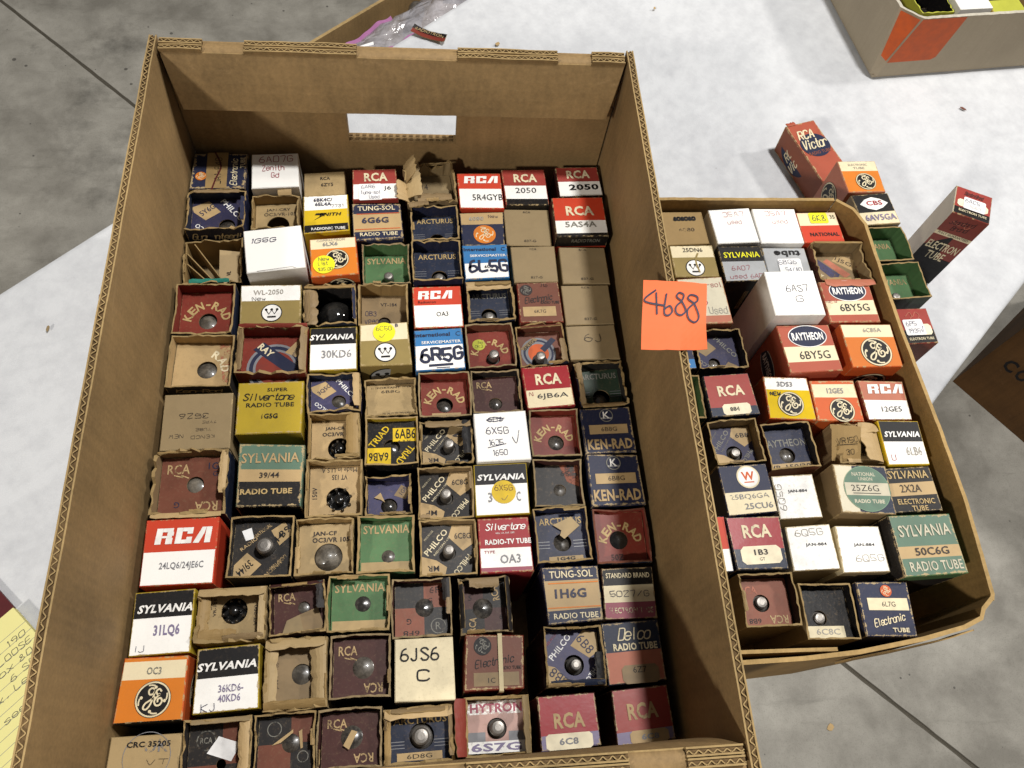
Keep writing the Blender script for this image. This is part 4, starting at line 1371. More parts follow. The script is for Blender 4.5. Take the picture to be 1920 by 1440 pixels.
def d_f11(t, fr, lf, rt):
    t.ge(-.20, .30, .15, 'BK', 'SK', False, .09)
    t.text('Electronic', .0, .02, .66, .15, 'BK', 'hsi', 8, lw=.10, fade=.3)
    t.text('RADIO TUBE', .26, -.10, .36, .06, 'BK', 'n', fade=.3)
    t.rect(-.36, -.42, .40, -.18, 'TD')
    t.text('1C', -.06, -.32, .12, .09, 'BK', 'n')


f11 = C1(3, 11, '872,1192 982,1186 984,1290 872,1298', 'rust closed box bound with rubber band', 125, bands=[(1, 'BR')], side='RK', wear=1.2, draw=d_f11)
C1(3, 12, '870,1308 992,1302 996,1412 873,1424', 'pale pink and lilac open box', 124, inn='KD', side='RK', panel='PKL', prough=.25, hole=(.0, -.04, .17), recess=.008, rag=.0012, thick=.0018, tube='cap', cr=.0052, cap_up=.004, short='pink and lilac box',
   draw=lambda f: (f.rect(-.5, .24, .5, .5, 'W', fade=.8), f.text('HYTRON', .0, .36, .9, .18, 'PK', 'B', fade=.4), f.rect(-.5, -.28, -.2, -.10, 'GREY'), f.rect(.2, -.28, .5, -.10, 'GREY'), f.rect(-.5, -.5, .5, -.28, 'W', fade=.3), f.text('6S7G', -.02, -.39, .86, .16, 'PURP', 'B', fade=.3)),
   torn=[('L', .0, 1, .010, -60, 'RK', 'RK'), ('R', .0, 1, .006, 50, 'KD')])
# ---- g
C1(2, 1, '941,319 1022,319 1029,383 946,387', 'red and white box with black front', 126, bands=[(.46, 'RO'), (.38, 'W'), (.16, 'BK')], side='RO', front='BK', wear=.4, rough=.35,
   draw=lambda t, fr, *a: (t.text('RCA', .02, .25, .54, .24, 'C', 'B'), t.text('2050', .0, -.10, .48, .15, 'INK', 'n'), fr.text('RADIOTRON', .06, .46, .54, .035, 'SK', 'n')))


def d_837(t, *a):
    t.text('RCA', .0, .42, .16, .05, 'BLK2', 'n', fade=.5)
    t.text('837-G', .02, -.37, .26, .06, 'BLK2', 'n', fade=.4)


C1(2, 2, '946,392 1031,391 1034,459 951,461', 'plain brown closed box behind its twin', 120, bands=[(1, 'KD')], side='KD', wear=.2, draw=d_837)
C1(2, 3, '955,463 1037,463 1045,530 961,532', 'plain brown closed box behind rust box', 122, bands=[(1, 'KD')], side='KD', wear=.2, draw=d_837)
C1(2, 4, '970,530 1046,529 1057,604 976,608', 'narrow rust closed box with tan label', 124, bands=[(1, 'BR')], side='RK', wear=.5,
   draw=lambda t, *a: (t.ge(-.30, .30, .15, 'BLK2', 'SK', False, .09), t.text('jto', .14, .42, .16, .09, 'BK', 'hj'), t.text('Electronic', -.02, .08, .66, .16, 'BLK2', 'hsi', 8, lw=.10), t.text('RADIO TUBE', .24, -.02, .44, .07, 'BLK2', 'b'), t.rect(-.42, -.36, .36, -.12, 'T'), t.text('6K7G', -.02, -.24, .28, .08, 'BLK2', 'n')))
C1(2, 5, '962,610 1055,605 1067,680 977,689', 'brick open box with frayed ring print', 123, inn='BR', side='NV2', rim='KB', panel='BR', hole=(-.06, -.30, .18), recess=.011, rag=.002, tube='cap', short='frayed ring-printed box', cap_up=.007,
   draw=lambda f: (f.disc(-.05, -.08, .40, 'GREY'), f.disc(-.05, -.08, .35, 'NV', lift=.0002), f.disc(-.05, -.08, .30, 'GREY', lift=.00023), f.disc(-.05, -.08, .24, 'OD', lift=.00026), f.disc(-.05, -.3, .178, 'PB', lift=.00028), f.poly([(.0, .05), (.3, .34), (.4, .26), (.1, -.06)], 'NV', lift=.0003), f.text('6K5G', -.24, .16, .34, .10, 'BK', 'b', 40, lift=.0004), f.poly([(-.46, .06), (-.36, .02), (-.02, .3), (-.12, .36)], 'TD', lift=.00034)),
   torn=[('B', .1, 1, .004, 50, 'BR'), ('R', .0, .6, .006, 70, 'TD', 'BR')])
C1(2, 6, '979,691 1068,678 1075,757 986,766', 'glossy red and cream closed box', 126, bands=[(.57, 'RR'), (.43, 'C')], side='RR', wear=.6, rough=.2,
   draw=lambda t, *a: (t.text('RCA', .02, .18, .54, .28, 'C', 'B'), t.text('6JB6A', .06, -.25, .64, .15, 'INK', 'n'), t.text('N', -.38, -.17, .08, .10, 'RED', 'hj')))
C1(2, 7, '991,767 1083,765 1091,853 999,856', 'red open box beside twin navy boxes', 124, inn='RK', side='BK', rim='KD', panel='RK', hole=(.04, -.14, .18), recess=.010, rag=.0005, tube='dome', rise=-.0005, short='red box', draw=lambda f: (kenrad(f), f.text('6L5G', .0, -.46, .4, .08, 'BK', 'B', 180)))
C1(2, 8, '1000,862 1090,860 1097,947 1002,951', 'black open box with rusty patch', 122, inn='RM', side='BK', rim='KD', panel='PB', hole=(.06, -.10, .14), recess=.010, rag=.0005, tube='dome', rise=.0, short='rust-patched black box', draw=lambda f: (f.poly([(.08, .5), (.5, .5), (.5, -.02), (.24, .1)], 'ORB', fade=.7), f.text('6S', .2, .3, .2, .12, 'BK', 'n', fade=.4)))
C1(2, 9, '998,955 1099,949 1112,1048 1009,1055', 'blue open box with loose tan scrap', 125, inn='NV', side='NV', panel='NV', hole=(.02, -.12, .18), recess=.009, rag=.0008, tube='dome', rise=-.003, short='scrap-topped blue box',
   draw=lambda f: (arcturus(f, lines='GY'), f.rect(-.28, -.5, .4, -.40, 'T'), f.text('1G4G', .06, -.45, .36, .07, 'BK', 'B'), f.poly([(-.14, .24), (.24, .40), (.4, .20), (.06, -.06), (-.02, .02), (.02, .12)], 'K', 'torn_flap', .002)))
C1(2, 10, '1017,1066 1120,1060 1134,1168 1026,1173', 'large navy and tan banded closed box', 127, bands=[(.24, 'NV'), (.54, 'T'), (.22, 'NV')], side='NV', wear=1.2, draw=tungsol('1H6G', 'OR'))
C1(2, 11, '1018,1176 1126,1171 1137,1285 1026,1290', 'blue-violet open box with torn black edge', 125, inn='NV2', side='BK', panel='VI', hole=(.02, -.14, .185), recess=.009, rag=.0012, tube='cap', short='blue-violet box', cap_up=-.001, toff=(.001, 0),
   draw=lambda f: (f.poly([(-.02, .22), (.24, .5), (.5, .44), (.5, .1), (.32, -.02)], 'T'), f.poly([(-.5, -.5), (-.5, -.12), (-.34, -.16), (-.02, -.5)], 'T'), f.text('6B8', .26, .24, .36, .18, 'LIN', 'n', -52), f.text('6B8', -.28, -.34, .36, .18, 'LIN', 'n', 140), f.text('PHILCO', -.22, .2, .56, .12, 'W', 'b', 48), f.text('MADE IN U.S.A.', -.38, .34, .3, .05, 'PK', 'n', 48), f.text('PHILCO', .32, -.34, .4, .11, 'W', 'b', 232)),
   torn=[('F', .05, 1, .005, 62, 'NV2', 'T'), ('R', .0, .55, .007, 80, 'BK', 'T'), ('F', .0, .4, .0035, 40, 'T')])
C1(2, 12, '1005,1307 1115,1300 1127,1397 1014,1408', 'red and lilac box with tan label', 126, bands=[(.74, 'RR'), (.26, 'PURP')], side='RD', front='PURP', wear=.9, rough=.3,
   draw=lambda t, *a: (t.text('RCA', .02, .02, .52, .30, 'T', 'B'), t.poly(rsticker(-.40, -.52, .38, -.22, .05), 'LBL'), t.text('6C8', -.02, -.37, .32, .13, 'GREY', 'B')))
# ---- h: along the note wall
C1(1, 1, '1039,315 1120,312 1129,367 1049,368', 'red and white box with bold number', 122, bands=[(.50, 'RO'), (.50, 'W')], side='RD', wear=.5, dirt=.25,
   draw=lambda t, *a: (t.text('RCA', .02, .24, .54, .28, 'C', 'B'), t.text('2050', .10, -.20, .68, .20, 'BK', 'B', fade=.05)))
C1(1, 2, '1032,370 1130,368 1137,440 1041,447', 'red, white and black closed box', 134, bands=[(.60, 'R'), (.33, 'W'), (.07, 'BK')], side='RD', front=[(.12, 'BK'), (.88, 'R')], wear=.4, rough=.35,
   draw=lambda t, fr, *a: (t.text('RCA', .02, .14, .54, .24, 'C', 'B'), t.text('5AS4A', .0, -.20, .60, .14, 'SK', 'b'), fr.text('RADIOTRON', .08, .45, .54, .04, 'SK', 'n')))
C1(1, 3, '1050,465 1135,462 1142,531 1056,533', 'plain brown closed box with crease', 121, bands=[(1, 'KD')], side='KD', wear=.2, draw=d_837)
C1(1, 4, '1054,536 1140,532 1150,607 1061,610', 'plain brown closed box between brown boxes', 122, bands=[(1, 'KD')], side='KD', wear=.2, draw=d_837)
C1(1, 5, '1060,612 1150,610 1162,673 1070,678', 'plain brown closed box with pencilled code', 123, bands=[(1, 'KD')], side='KD', wear=.2, draw=lambda t, *a: t.text('6J', .0, .12, .34, .24, 'BLK2', 'hj', lw=.06))
C1(1, 6, '1080,680 1165,672 1179,752 1087,761', 'dark green-black open box with frayed rim', 122, inn='PB', side='NV2', panel='GD', hole=(.02, -.24, .20), recess=.012, rag=.002, thick=.0018, tube='dome', rise=-.004, short='frayed dark box', draw=lambda f: arcturus(f, 'ARCTURUS', 'SK'), torn=[('L', .0, 1, .005, 60, 'TD'), ('F', .0, .9, .005, -60, 'BL', 'T')])


def d_kr(t, *a):
    t.disc(.0, .32, .14, 'SK', r0=.122)
    t.text('K', .0, .33, .13, .15, 'W', 'b')
    t.text('KEN-RAD', .0, .26, .22, .03, 'W', 'n')
    t.rect(-.38, -.08, .40, .12, 'T')
    t.text('6B8G', .02, .02, .32, .09, 'BLK2', 'n')
    t.text('KEN-RAD', .0, -.30, .90, .22, 'T', 'B')


C1(1, 7, '1090,767 1180,761 1192,847 1099,853', 'navy closed box, farther of twins', 124, bands=[(1, 'NV')], side='NV', wear=1.1, draw=d_kr)
C1(1, 8, '1099,853 1196,849 1209,946 1112,949', 'navy closed box, nearer of twins', 126, bands=[(1, 'NV')], side='NV', wear=1.1, draw=d_kr)
C1(1, 9, '1110,956 1209,951 1223,1052 1121,1057', 'brick red open box with black bulb', 124, inn='RK', side='NV2', rim='BR', panel='RK', hole=(-.04, -.06, .185), recess=.006, rag=.0005, tube='black', rise=.0015, short='brick red box', draw=lambda f: (kenrad(f), f.text('50Z', -.1, -.4, .26, .12, 'RD', 'b', fade=.3)),
   fdraw=lambda f: f.text('Ken-Rad', .1, .455, .66, .035, 'T', 'hsi', lw=.14))
C1(1, 10, '1127,1065 1223,1062 1235,1159 1135,1163', 'black, cream and pink banded closed box', 125, bands=[(.34, 'BK'), (.34, 'C'), (.32, 'PK')], side='RD', wear=.8,
   draw=lambda t, *a: (t.text('STANDARD BRAND', .0, .34, .84, .10, 'C', 'b'), t.text('50Z7/G', .0, -.01, .74, .12, 'PEN', 'hj', lw=.09), t.text('ELECTRON TUBE', .0, -.33, .84, .11, 'C', 'b', fade=.7)))
C1(1, 11, '1132,1169 1230,1162 1250,1275 1142,1287', 'navy and salmon closed box with script name', 126, bands=[(.49, 'NV2'), (.51, 'SAL')], side='NV2', wear=.9,
   draw=lambda t, *a: (t.text('Delco', .06, .31, .58, .20, 'C', 'hsi', lw=.10), t.text('RADIO TUBE', .04, .10, .80, .12, 'C', 'B'), t.poly(rsticker(-.26, -.50, .40, -.20, .06), 'TD'), t.text('6Z7', .06, -.28, .24, .10, 'BK', 'n')))
C1(1, 12, '1141,1290 1250,1282 1270,1385 1162,1396', 'red and lilac closed box under wall shadow', 127, bands=[(.78, 'RO'), (.22, 'PURP')], side='RD', front='PURP', wear=.8, rough=.35,
   draw=lambda t, *a: (t.text('RCA', .0, .06, .52, .30, 'T', 'B'), t.poly(rsticker(-.28, -.52, .38, -.28, .05), 'T'), t.text('6C8', .06, -.40, .30, .10, 'GREY', 'B')))

# ================================================================ the shallow carton's boxes
def C2(quad, look, z=118, **kw):
    return B('2', quad, look, z, **kw)


C2('1236,394 1314,392 1330,455 1249,457', 'plain light brown closed box with crossed-out code', 116, bands=[(1, 'KB')], side='KB', wear=.2, draw=lambda t, *a: (t.text('808080', .05, .28, .5, .09, 'BK', 'h', lw=.5), t.text('6080', .05, -.06, .36, .11, 'BLK2', 'n', fade=.6)))
C2('1325,385 1402,383 1422,445 1344,449', 'white closed box with red writing, beside light brown box', 122, bands=[(1, 'W')], side='W', wear=0, dirt=.05, draw=lambda t, *a: (t.text('25A7', .06, .34, .5, .15, 'RED', 'hj', lw=.06, fade=.4), t.text('used', .04, .10, .34, .12, 'RED', 'hj', lw=.06, fade=.4)))
C2('1410,385 1489,384 1505,447 1425,451', 'white closed box with red writing, beside yellow-stickered box', 122, bands=[(1, 'W')], side='W', wear=0, dirt=.05, draw=lambda t, *a: (t.text('25A7', .0, .36, .48, .15, 'RED', 'hj', lw=.06, fade=.4), t.text('used', .06, .12, .36, .12, 'RED', 'hj', lw=.06, fade=.4)))
C2('1492,391 1564,390 1581,446 1506,455', 'cream and red closed box with yellow label sticker', 118, bands=[(.44, 'C'), (.56, 'R')], side='R', wear=.5, dirt=.15, draw=lambda t, *a: (t.text('35', .38, .32, .12, .12, 'BK', 'n'), t.text('NATIONAL', .06, -.24, .72, .12, 'BK', 'B', fade=.1), sticker(t, rsticker(-.20, .12, .26, .46), 'YN', [('6K8', .03, .29, .32, .2, 'PEN', 'hj')])))
C2('1255,456 1335,456 1349,515 1266,517', 'white and gold closed box with smudged emblem', 116, bands=[(.38, 'C'), (.62, 'GO')], side='GO', wear=.8, draw=lambda t, *a: (t.text('25DN6', .02, .36, .46, .13, 'BLK2', 'n'), t.west(.0, -.22, .22), t.stroke([(.12, .2), (.04, .0), (.08, -.3)], .04, 'GO')))
C2('1176,462 1248,460 1260,522 1188,526', 'cream closed box squeezed against the tall tray wall', 115, bands=[(1, 'C')], side='C', wear=.4, draw=lambda t, *a: t.text('E', .40, .06, .1, .2, 'YS', 'n'))
C2('1346,464 1425,459 1440,524 1358,530', 'black and silver closed box with yellow lettering', 120, bands=[(.44, 'BK'), (.56, 'GY')], side='BK', wear=.5, draw=lambda t, fr, *a: (t.text('SYLVANIA', .0, .25, .84, .16, 'YN', 'b'), t.text('6AD7', -.1, -.12, .42, .14, 'RED', 'hj', lw=.07), t.text('used 6AD7', .04, -.36, .86, .13, 'RED', 'hj', lw=.07), fr.text('SYLVANIA', .12, .2, .1, .3, 'T', 'b')))
C2('1430,465 1508,463 1524,522 1444,526', 'silver closed box with white handwritten label', 117, bands=[(1, 'GY')], side='GY', wear=.3, draw=lambda t, *a: (t.text('tube', .06, .30, .62, .2, 'BK', 'B', 180), t.disc(-.02, -.2, .2, 'BK', ry=1.1), sticker(t, rsticker(-.22, -.36, .32, .14), 'ST', [('6BQ6', -.0, .03, .42, .14, 'PEN', 'hj'), ('54/40', .10, -.20, .36, .13, 'PEN', 'hj')])))
C2('1525,449 1614,444 1635,522 1540,526', 'brown open box with bulging paper sides', 122, inn='KD', side='BR', panel='TD', hole=(-.12, -.36, .15), recess=.018, rag=.0014, thick=.0016, warp=.003, tube='dome', short='bulging brown box',
   draw=lambda f: (f.poly([(-.5, .3), (-.3, .32), (.1, -.1), (-.02, -.3)], 'VI', fade=.5), f.poly([(-.2, .26), (-.1, .34), (.34, -.1), (.2, -.2)], 'SAL', fade=.3), f.poly([(.0, .28), (.16, .46), (.5, .3), (.4, .0)], 'T'), f.text('1J5G', .24, .24, .36, .14, 'BLK2', 'n', -30), f.text('RAY', -.36, -.1, .2, .12, 'C', 'b', -40)), torn=[('F', .0, 1, .010, -75, 'SAL', 'SAL'), ('B', .0, 1, .004, 60, 'KB')])
C2('1272,524 1355,519 1375,604 1290,610', 'white-topped box with torn red sides', 118, bands=[(.84, 'WF'), (.16, 'SAL')], side='SAL', wear=1.0, draw=lambda t, *a: (t.text('Tung-sol', .1, .34, .7, .12, 'RED', 'hj', lw=.07), t.text('6', .0, .0, .12, .18, 'RED', 'hj', lw=.07), t.text('Used', .26, -.22, .4, .16, 'FADE', 'hj', lw=.07)))
C2('1434,511 1526,510 1550,592 1455,597', 'tallest plain white closed box with pencilled code', 141, bands=[(1, 'W')], side='W', wear=0, dirt=.04, draw=lambda t, *a: (t.text('6AS7', .06, .10, .44, .17, 'LIN', 'hj', lw=.07), t.text('G', .06, -.14, .14, .14, 'LIN', 'hj', lw=.08)))


def d_ray(t, fr, lf, rt):
    t.disc(.02, .25, .37, 'W', ry=.62)
    t.disc(.02, .25, .355, 'NV', ry=.60, lift=.0002)
    t.text('RAYTHEON', .02, .25, .60, .17, 'W', 'B')
    t.text('6BY5G', .06, -.15, .58, .17, 'INK', 'n')
    lf.disc(.0, .18, .42, 'W', ry=.62)
    lf.disc(.0, .18, .40, 'NV', ry=.60, lift=.0002)
    lf.text('RAYTHEON', .0, .18, .6, .08, 'W', 'B')


C2('1535,526 1627,522 1651,601 1557,605', 'red and cream closed box with oval, beside white box', 124, bands=[(.48, 'RY'), (.35, 'C'), (.17, 'RY')], side='RY', wear=.8, draw=lambda t, a, b, c: (d_ray(t, a, b, c), t.text('NEW', -.36, .0, .22, .07, 'RED', 'hj')))
C2('1456,606 1552,604 1580,691 1481,697', 'red and cream closed box with oval, before white box', 126, bands=[(.46, 'RY'), (.33, 'C'), (.21, 'RY')], side='RY', wear=.4, dirt=.15, draw=d_ray)


def d_ge2(num, r=.30, nv=.36):
    def f(t, fr, lf, rt):
        t.text(num, .1, nv, .36, .10, 'FADE', 'b', fade=.3)
        t.ge(.06, -.15, r)
        lf.ge(.0, .16, .4)
        fr.ge(.06, .22, .4)
    return f


C2('1592,610 1685,606 1710,686 1615,690', 'large orange closed box showing three monograms', 126, bands=[(.30, 'C'), (.70, 'ORG')], side='OD', wear=.4, dirt=.15, draw=d_ge2('6CB5A'))
C2('1300,617 1386,616 1404,687 1310,693', 'dim purple open box beneath orange note', 112, inn='PB', side='PB', panel='PH', hole=(-.08, -.26, .13), recess=.012, rag=.001, tube='dome', short='dim purple box', draw=lambda f: philco_d(f, '', tan='TD', fg='SK'))
C2('1222,654 1299,651 1307,690 1233,695', 'blue closed box half under the tall tray wall', 112, bands=[(.55, 'NV'), (.45, 'BL')], side='BK', wear=.6, draw=lambda t, fr, *a: t.text('8', .3, -.3, .1, .12, 'C', 'n'))
C2('1224,706 1311,704 1326,784 1236,788', 'bright green open box half under the tall tray wall', 114, inn='GL', side='GD', panel='GR', hole=(-.1, -.1, .12), recess=.012, rag=.0006, draw=sylv_green)
C2('1317,709 1404,700 1424,778 1336,787', 'red closed box with small tan label', 120, bands=[(.80, 'RO'), (.20, 'NV2')], side='NV2', wear=.4, rough=.4, draw=lambda t, *a: (t.text('RCA', .02, .10, .56, .26, 'C', 'B'), t.poly(rsticker(-.25, -.48, .34, -.22, .05), 'LBL'), t.text('884', .0, -.35, .2, .10, 'BLK2', 'B')))
C2('1431,708 1515,709 1529,785 1442,786', 'yellow closed box with taped top and monogram', 120, bands=[(.30, 'W'), (.70, 'Y')], side='OD', wear=.9, rough=.2, draw=lambda t, *a: (t.text('3DS3', -.04, .34, .34, .12, 'GREY', 'b', fade=.4), t.text('NEW', -.28, .10, .22, .09, 'BK', 'hj', lw=.2), t.ge(.02, -.14, .28)))
C2('1520,714 1605,713 1619,786 1535,792', 'orange closed box with worn cream stripe', 118, bands=[(.08, 'OD'), (.34, 'C'), (.58, 'OD')], side='OD', wear=1.2, draw=lambda t, *a: (t.text('12GE5', .0, .24, .36, .13, 'GREY', 'b', fade=.4), t.ge(.06, -.24, .27)))
C2('1615,714 1696,713 1718,785 1632,787', 'salmon and white closed box with block letters', 118, bands=[(.50, 'SAL'), (.50, 'W')], side='RK', wear=.8, draw=lambda t, *a: (t.rcanew(.04, .28, .78, .24), t.text('12GE5', .08, -.24, .44, .13, 'INK', 'n')))
C2('1327,788 1414,779 1436,862 1345,870', 'grey-purple open box with capped tube', 117, inn='KD', side='PB', panel='PH', hole=(.02, -.18, .18), recess=.013, rag=.0008, tube='cap', cap_up=-.001, short='grey-purple box', draw=lambda f: philco(f, a='6B8', b='', fg='SK'))
C2('1427,796 1515,789 1542,872 1446,882', 'navy and tan open box with stamped code', 118, inn='PB', side='BR', panel='NV', hole=(.0, -.14, .17), recess=.011, rag=.0006, tube='dome', short='stamped navy box', draw=lambda f: (f.text('RAYTHEON', .0, .16, .96, .18, 'SK', 'b'), f.rect(-.5, -.5, .5, -.33, 'T'), f.text('VR-150/30', .0, -.42, .9, .11, 'BLK2', 'b')))
k22 = C2('1572,800 1658,790 1672,866 1582,872', 'tan open box with upstanding handwritten flap', 118, inn='KB', side='TD', rag=.002, thick=.0014, recess=.02, panel='KB', hole=(.1, .1, .1),
         torn=[('B', .1, 1, .012, 60, 'T'), ('R', .0, 1, .022, 70, 'T'), ('F', .2, .9, .018, 130, 'T')])
C2('1671,789 1751,787 1775,870 1690,872', 'black and white closed box with yellow side', 122, bands=[(.48, 'BK'), (.52, 'W')], side='Y', wear=.4, dirt=.1, draw=lambda t, *a: (t.text('SYLVANIA', .02, .18, .88, .13, 'W', 'Bi'), t.text('6LB6', .20, -.20, .38, .2, 'FADE', 'b', fade=.5), t.text('U', -.34, -.34, .1, .13, 'RED', 'hj')))
C2('1347,874 1435,868 1462,958 1364,967', 'navy and cream closed box with orange emblem', 121, bands=[(.55, 'NV'), (.45, 'C')], side='NV', wear=.6, draw=lambda t, *a: (t.disc(.06, .24, .23, 'C'), t.disc(.06, .24, .20, 'W', lift=.0002), t.text('W', .06, .26, .26, .18, 'OD', 'B'), t.rect(-.04, .12, .16, .145, 'OD', lift=.00024), t.text('25BQ6GA', .0, -.16, .78, .12, 'GREY', 'n', fade=.6), t.text('25CU6', .14, -.35, .56, .12, 'GREY', 'b')))


def d_jan(su, sv, pu, pv, rot=0):
    def f(t, *a):
        t.text('JAN-884', su, sv, .46, .085, 'INK', 'b', fade=.35)
        t.text('6Q5G', pu, pv, .62, .16, 'FADE', 'hj', rot, lw=.08)
    return f


C2('1448,893 1521,888 1545,969 1462,976', 'speckled white closed box with sideways pencil', 117, bands=[(1, 'W')], side='C', front='KD', wear=.5, dirt=.9, draw=d_jan(.05, .12, -.38, .0, 90))


def d_nu(t, *a):
    t.disc(.06, .0, .43, 'GL', ry=1.0)
    t.disc(.06, .0, .42, 'GT', lift=.0002)
    t.rect(-.35, -.14, .47, .12, 'WF', lift=.00022)
    t.text('NATIONAL', .04, .30, .44, .08, 'WF', 'b')
    t.text('UNION', .06, .20, .26, .07, 'WF', 'b')
    t.text('25Z6G', .02, .01, .52, .13, 'BK', 'n', fade=.05)
    t.rect(-.22, -.105, .30, -.09, 'BK', lift=.00026)
    t.text('RADIO TUBE', .06, -.26, .56, .08, 'WF', 'B')


C2('1565,873 1661,872 1678,962 1577,966', 'tan and navy closed box with teal disc', 126, vb=[(.34, 'WF'), (.66, 'NV2')], side='TD', wear=.9, draw=d_nu)
C2('1672,876 1757,873 1785,957 1695,960', 'black closed box with peach stripe and gold letters', 119, bands=[(.34, 'BK'), (.30, 'T'), (.36, 'BK')], side='BK', left='YS', wear=.7, draw=lambda t, *a: (t.text('SYLVANIA', -.02, .33, .86, .18, 'GOLDL', 'b'), t.text('2X2A', -.04, .02, .44, .17, 'BLK2', 'n'), t.text('ELECTRONIC', .0, -.27, .78, .12, 'GOLDL', 'b'), t.text('TUBE', .04, -.42, .34, .11, 'GOLDL', 'b')))
C2('1266,972 1359,968 1377,1071 1284,1076', 'red and white closed box half under the tall tray wall', 118, bands=[(.60, 'R'), (.40, 'W')], side='NV2', wear=.3, dirt=.1)
C2('1362,973 1459,965 1479,1063 1379,1072', 'crimson and navy closed box with rounded label', 121, bands=[(.62, 'RR'), (.38, 'NV2')], side='NV2', wear=.7, rough=.3, draw=lambda t, *a: (t.text('RCA', .02, .22, .54, .26, 'C', 'B'), t.poly(rsticker(-.36, -.40, .40, -.06, .07), 'LBL'), t.text('1B3', .02, -.18, .26, .11, 'BLK2', 'B'), t.text('GT', .02, -.31, .1, .06, 'BLK2', 'n')))
C2('1471,987 1554,982 1577,1068 1488,1073', 'speckled white closed box with pencil above stamp', 119, bands=[(1, 'W')], side='C', front='KD', wear=.5, dirt=.6, draw=d_jan(.1, .06, .0, .34))
C2('1566,987 1649,986 1669,1071 1583,1074', 'speckled white closed box with pencil below stamp', 119, bands=[(1, 'W')], side='C', front='KD', wear=.5, dirt=.4, draw=d_jan(.06, .08, .12, -.20))
C2('1675,965 1785,958 1823,1068 1704,1081', 'large teal green closed box with peach stripe', 128, bands=[(.52, 'GT'), (.20, 'T'), (.28, 'GT')], side='GR', left='PB', front=[(.14, 'GR'), (.86, 'PB')], wear=1.3, draw=lambda t, fr, lf, rt: (t.text('SYLVANIA', .0, .22, .84, .20, 'WF', 'b'), t.text('50C6G', .02, -.13, .54, .13, 'BLK2', 'b'), t.text('RADIO TUBE', .02, -.37, .84, .16, 'WF', 'b'), fr.text('SYLVANIA', .05, .47, .7, .04, 'WF', 'b')))
C2('1385,1079 1486,1070 1504,1172 1400,1177', 'rusty orange open box with mirrored lettering', 116, inn='PB', side='KD', panel='ORB', hole=(-.06, -.02, .165), recess=.012, rag=.0007, tube='cap', cr=.005, cap_up=-.002, short='rusty orange box', draw=lambda f: (f.text('RCA', -.28, .26, .34, .16, 'SAL', 'b', fade=.5), f.text('RCA', .24, -.36, .36, .17, 'T', 'b', 180), f.text('6B8', -.24, -.38, .24, .1, 'BK', 'n', 180)))
C2('1501,1095 1599,1091 1618,1195 1515,1202', 'black open box with cream label strip', 115, inn='BK', side='KD', panel='BK', hole=(-.12, -.10, .145), recess=.009, rag=.0005, prough=.25, tube='cap', cr=.0046, cap_up=-.003, short='cream-strip black box', draw=lambda f: (f.rect(-.5, -.5, .34, -.26, 'C'), f.text('6C8C', .0, -.37, .48, .12, 'FADE', 'b', fade=.5)))
C2('1601,1091 1698,1089 1717,1193 1619,1197', 'royal blue closed box with orange medallion', 118, bands=[(1, 'NV')], side='NV', wear=1.0, draw=lambda t, *a: (t.ge(.06, .33, .11, 'OD', 'C', False, .10), t.rect(-.34, -.02, .44, .20, 'C'), t.text('6L7G', .06, .09, .26, .09, 'BLK2', 'n'), t.text('Electronic', .02, -.19, .62, .14, 'C', 'hsi', 12, lw=.12), t.text('TUBE', .2, -.37, .32, .08, 'C', 'B')))

# ================================================================ loose boxes beside the shallow carton
def CM_(quad, look, z, **kw):
    return B('m', quad, look, z, **kw)


CM_('1572,303 1640,302 1662,358 1590,362', 'orange and cream closed box with monograms, on tablecloth', 100, bands=[(.32, 'C'), (.68, 'OR')], side='SAL', wear=.6, draw=lambda t, fr, lf, rt: (t.text('ELECTRONIC', .0, .38, .5, .07, 'FADE', 'n'), t.text('TUBE', .0, .27, .3, .07, 'FADE', 'n'), t.ge(.06, -.17, .26), lf.ge(0, .15, .40)))
CM_('1592,364 1665,364 1691,417 1620,421', 'black and cream closed box with eye-shaped logo, on tablecloth', 100, bands=[(.60, 'BK'), (.40, 'C')], side='KD', wear=.6,
    draw=lambda t, *a: (t.poly([(-.36, .18), (-.2, .33), (0, .40), (.2, .33), (.38, .18), (.2, .03), (0, -.04), (-.2, .03)], 'W', lift=.00015), t.text('CBS', .02, .20, .42, .16, 'RR', 'B', lift=.0003), t.text('6AV5GA', .04, -.28, .80, .20, 'PURP', 'b', fade=.2)))
CM_('1621,427 1690,426 1715,486 1645,492', 'deep green open box behind its twin on tablecloth', 100, inn='GR', side='GD', panel='GR', hole=(-.22, -.36, .16), recess=.020, rag=.0004, tube='dome', short='farther loose green box', draw=lambda f: f.text('SYLVANIA', -.06, .26, .9, .18, 'T', 'b', fade=.3))
CM_('1645,493 1720,491 1750,555 1672,559', 'deep green open box before its twin on tablecloth', 100, inn='GR', side='GD', panel='GR', hole=(-.20, -.30, .16), recess=.020, rag=.0004, tube='cap', short='nearer loose green box', draw=lambda f: f.text('SYLVANIA', -.06, .26, .9, .18, 'T', 'b', fade=.6))
CM_('1673,580 1737,576 1761,642 1697,647', 'dark red closed box with white label, beside green twins', 98, bands=[(.62, 'RO'), (.38, 'BK')], side='RK', wear=.4, rough=.35,
    draw=lambda t, *a: (t.stroke([(-.2, .3), (-.05, .42), (.0, .28), (.12, .42), (.2, .3), (.02, .12), (-.1, .2), (.0, .3)], .015, 'SAL'), t.poly(rsticker(.1, -.26, .42, .04, .06), 'LBL'), t.text('ELECTRON TUBE', .04, -.36, .7, .07, 'C', 'b'), sticker(t, rsticker(-.34, -.26, .22, .18), 'ST', [('6P5', -.12, .06, .3, .13, 'VI', 'hj'), ('1935', -.08, -.14, .32, .11, 'VI', 'hj'), ('`', .14, -.1, .08, .16, 'VI', 'h')])))
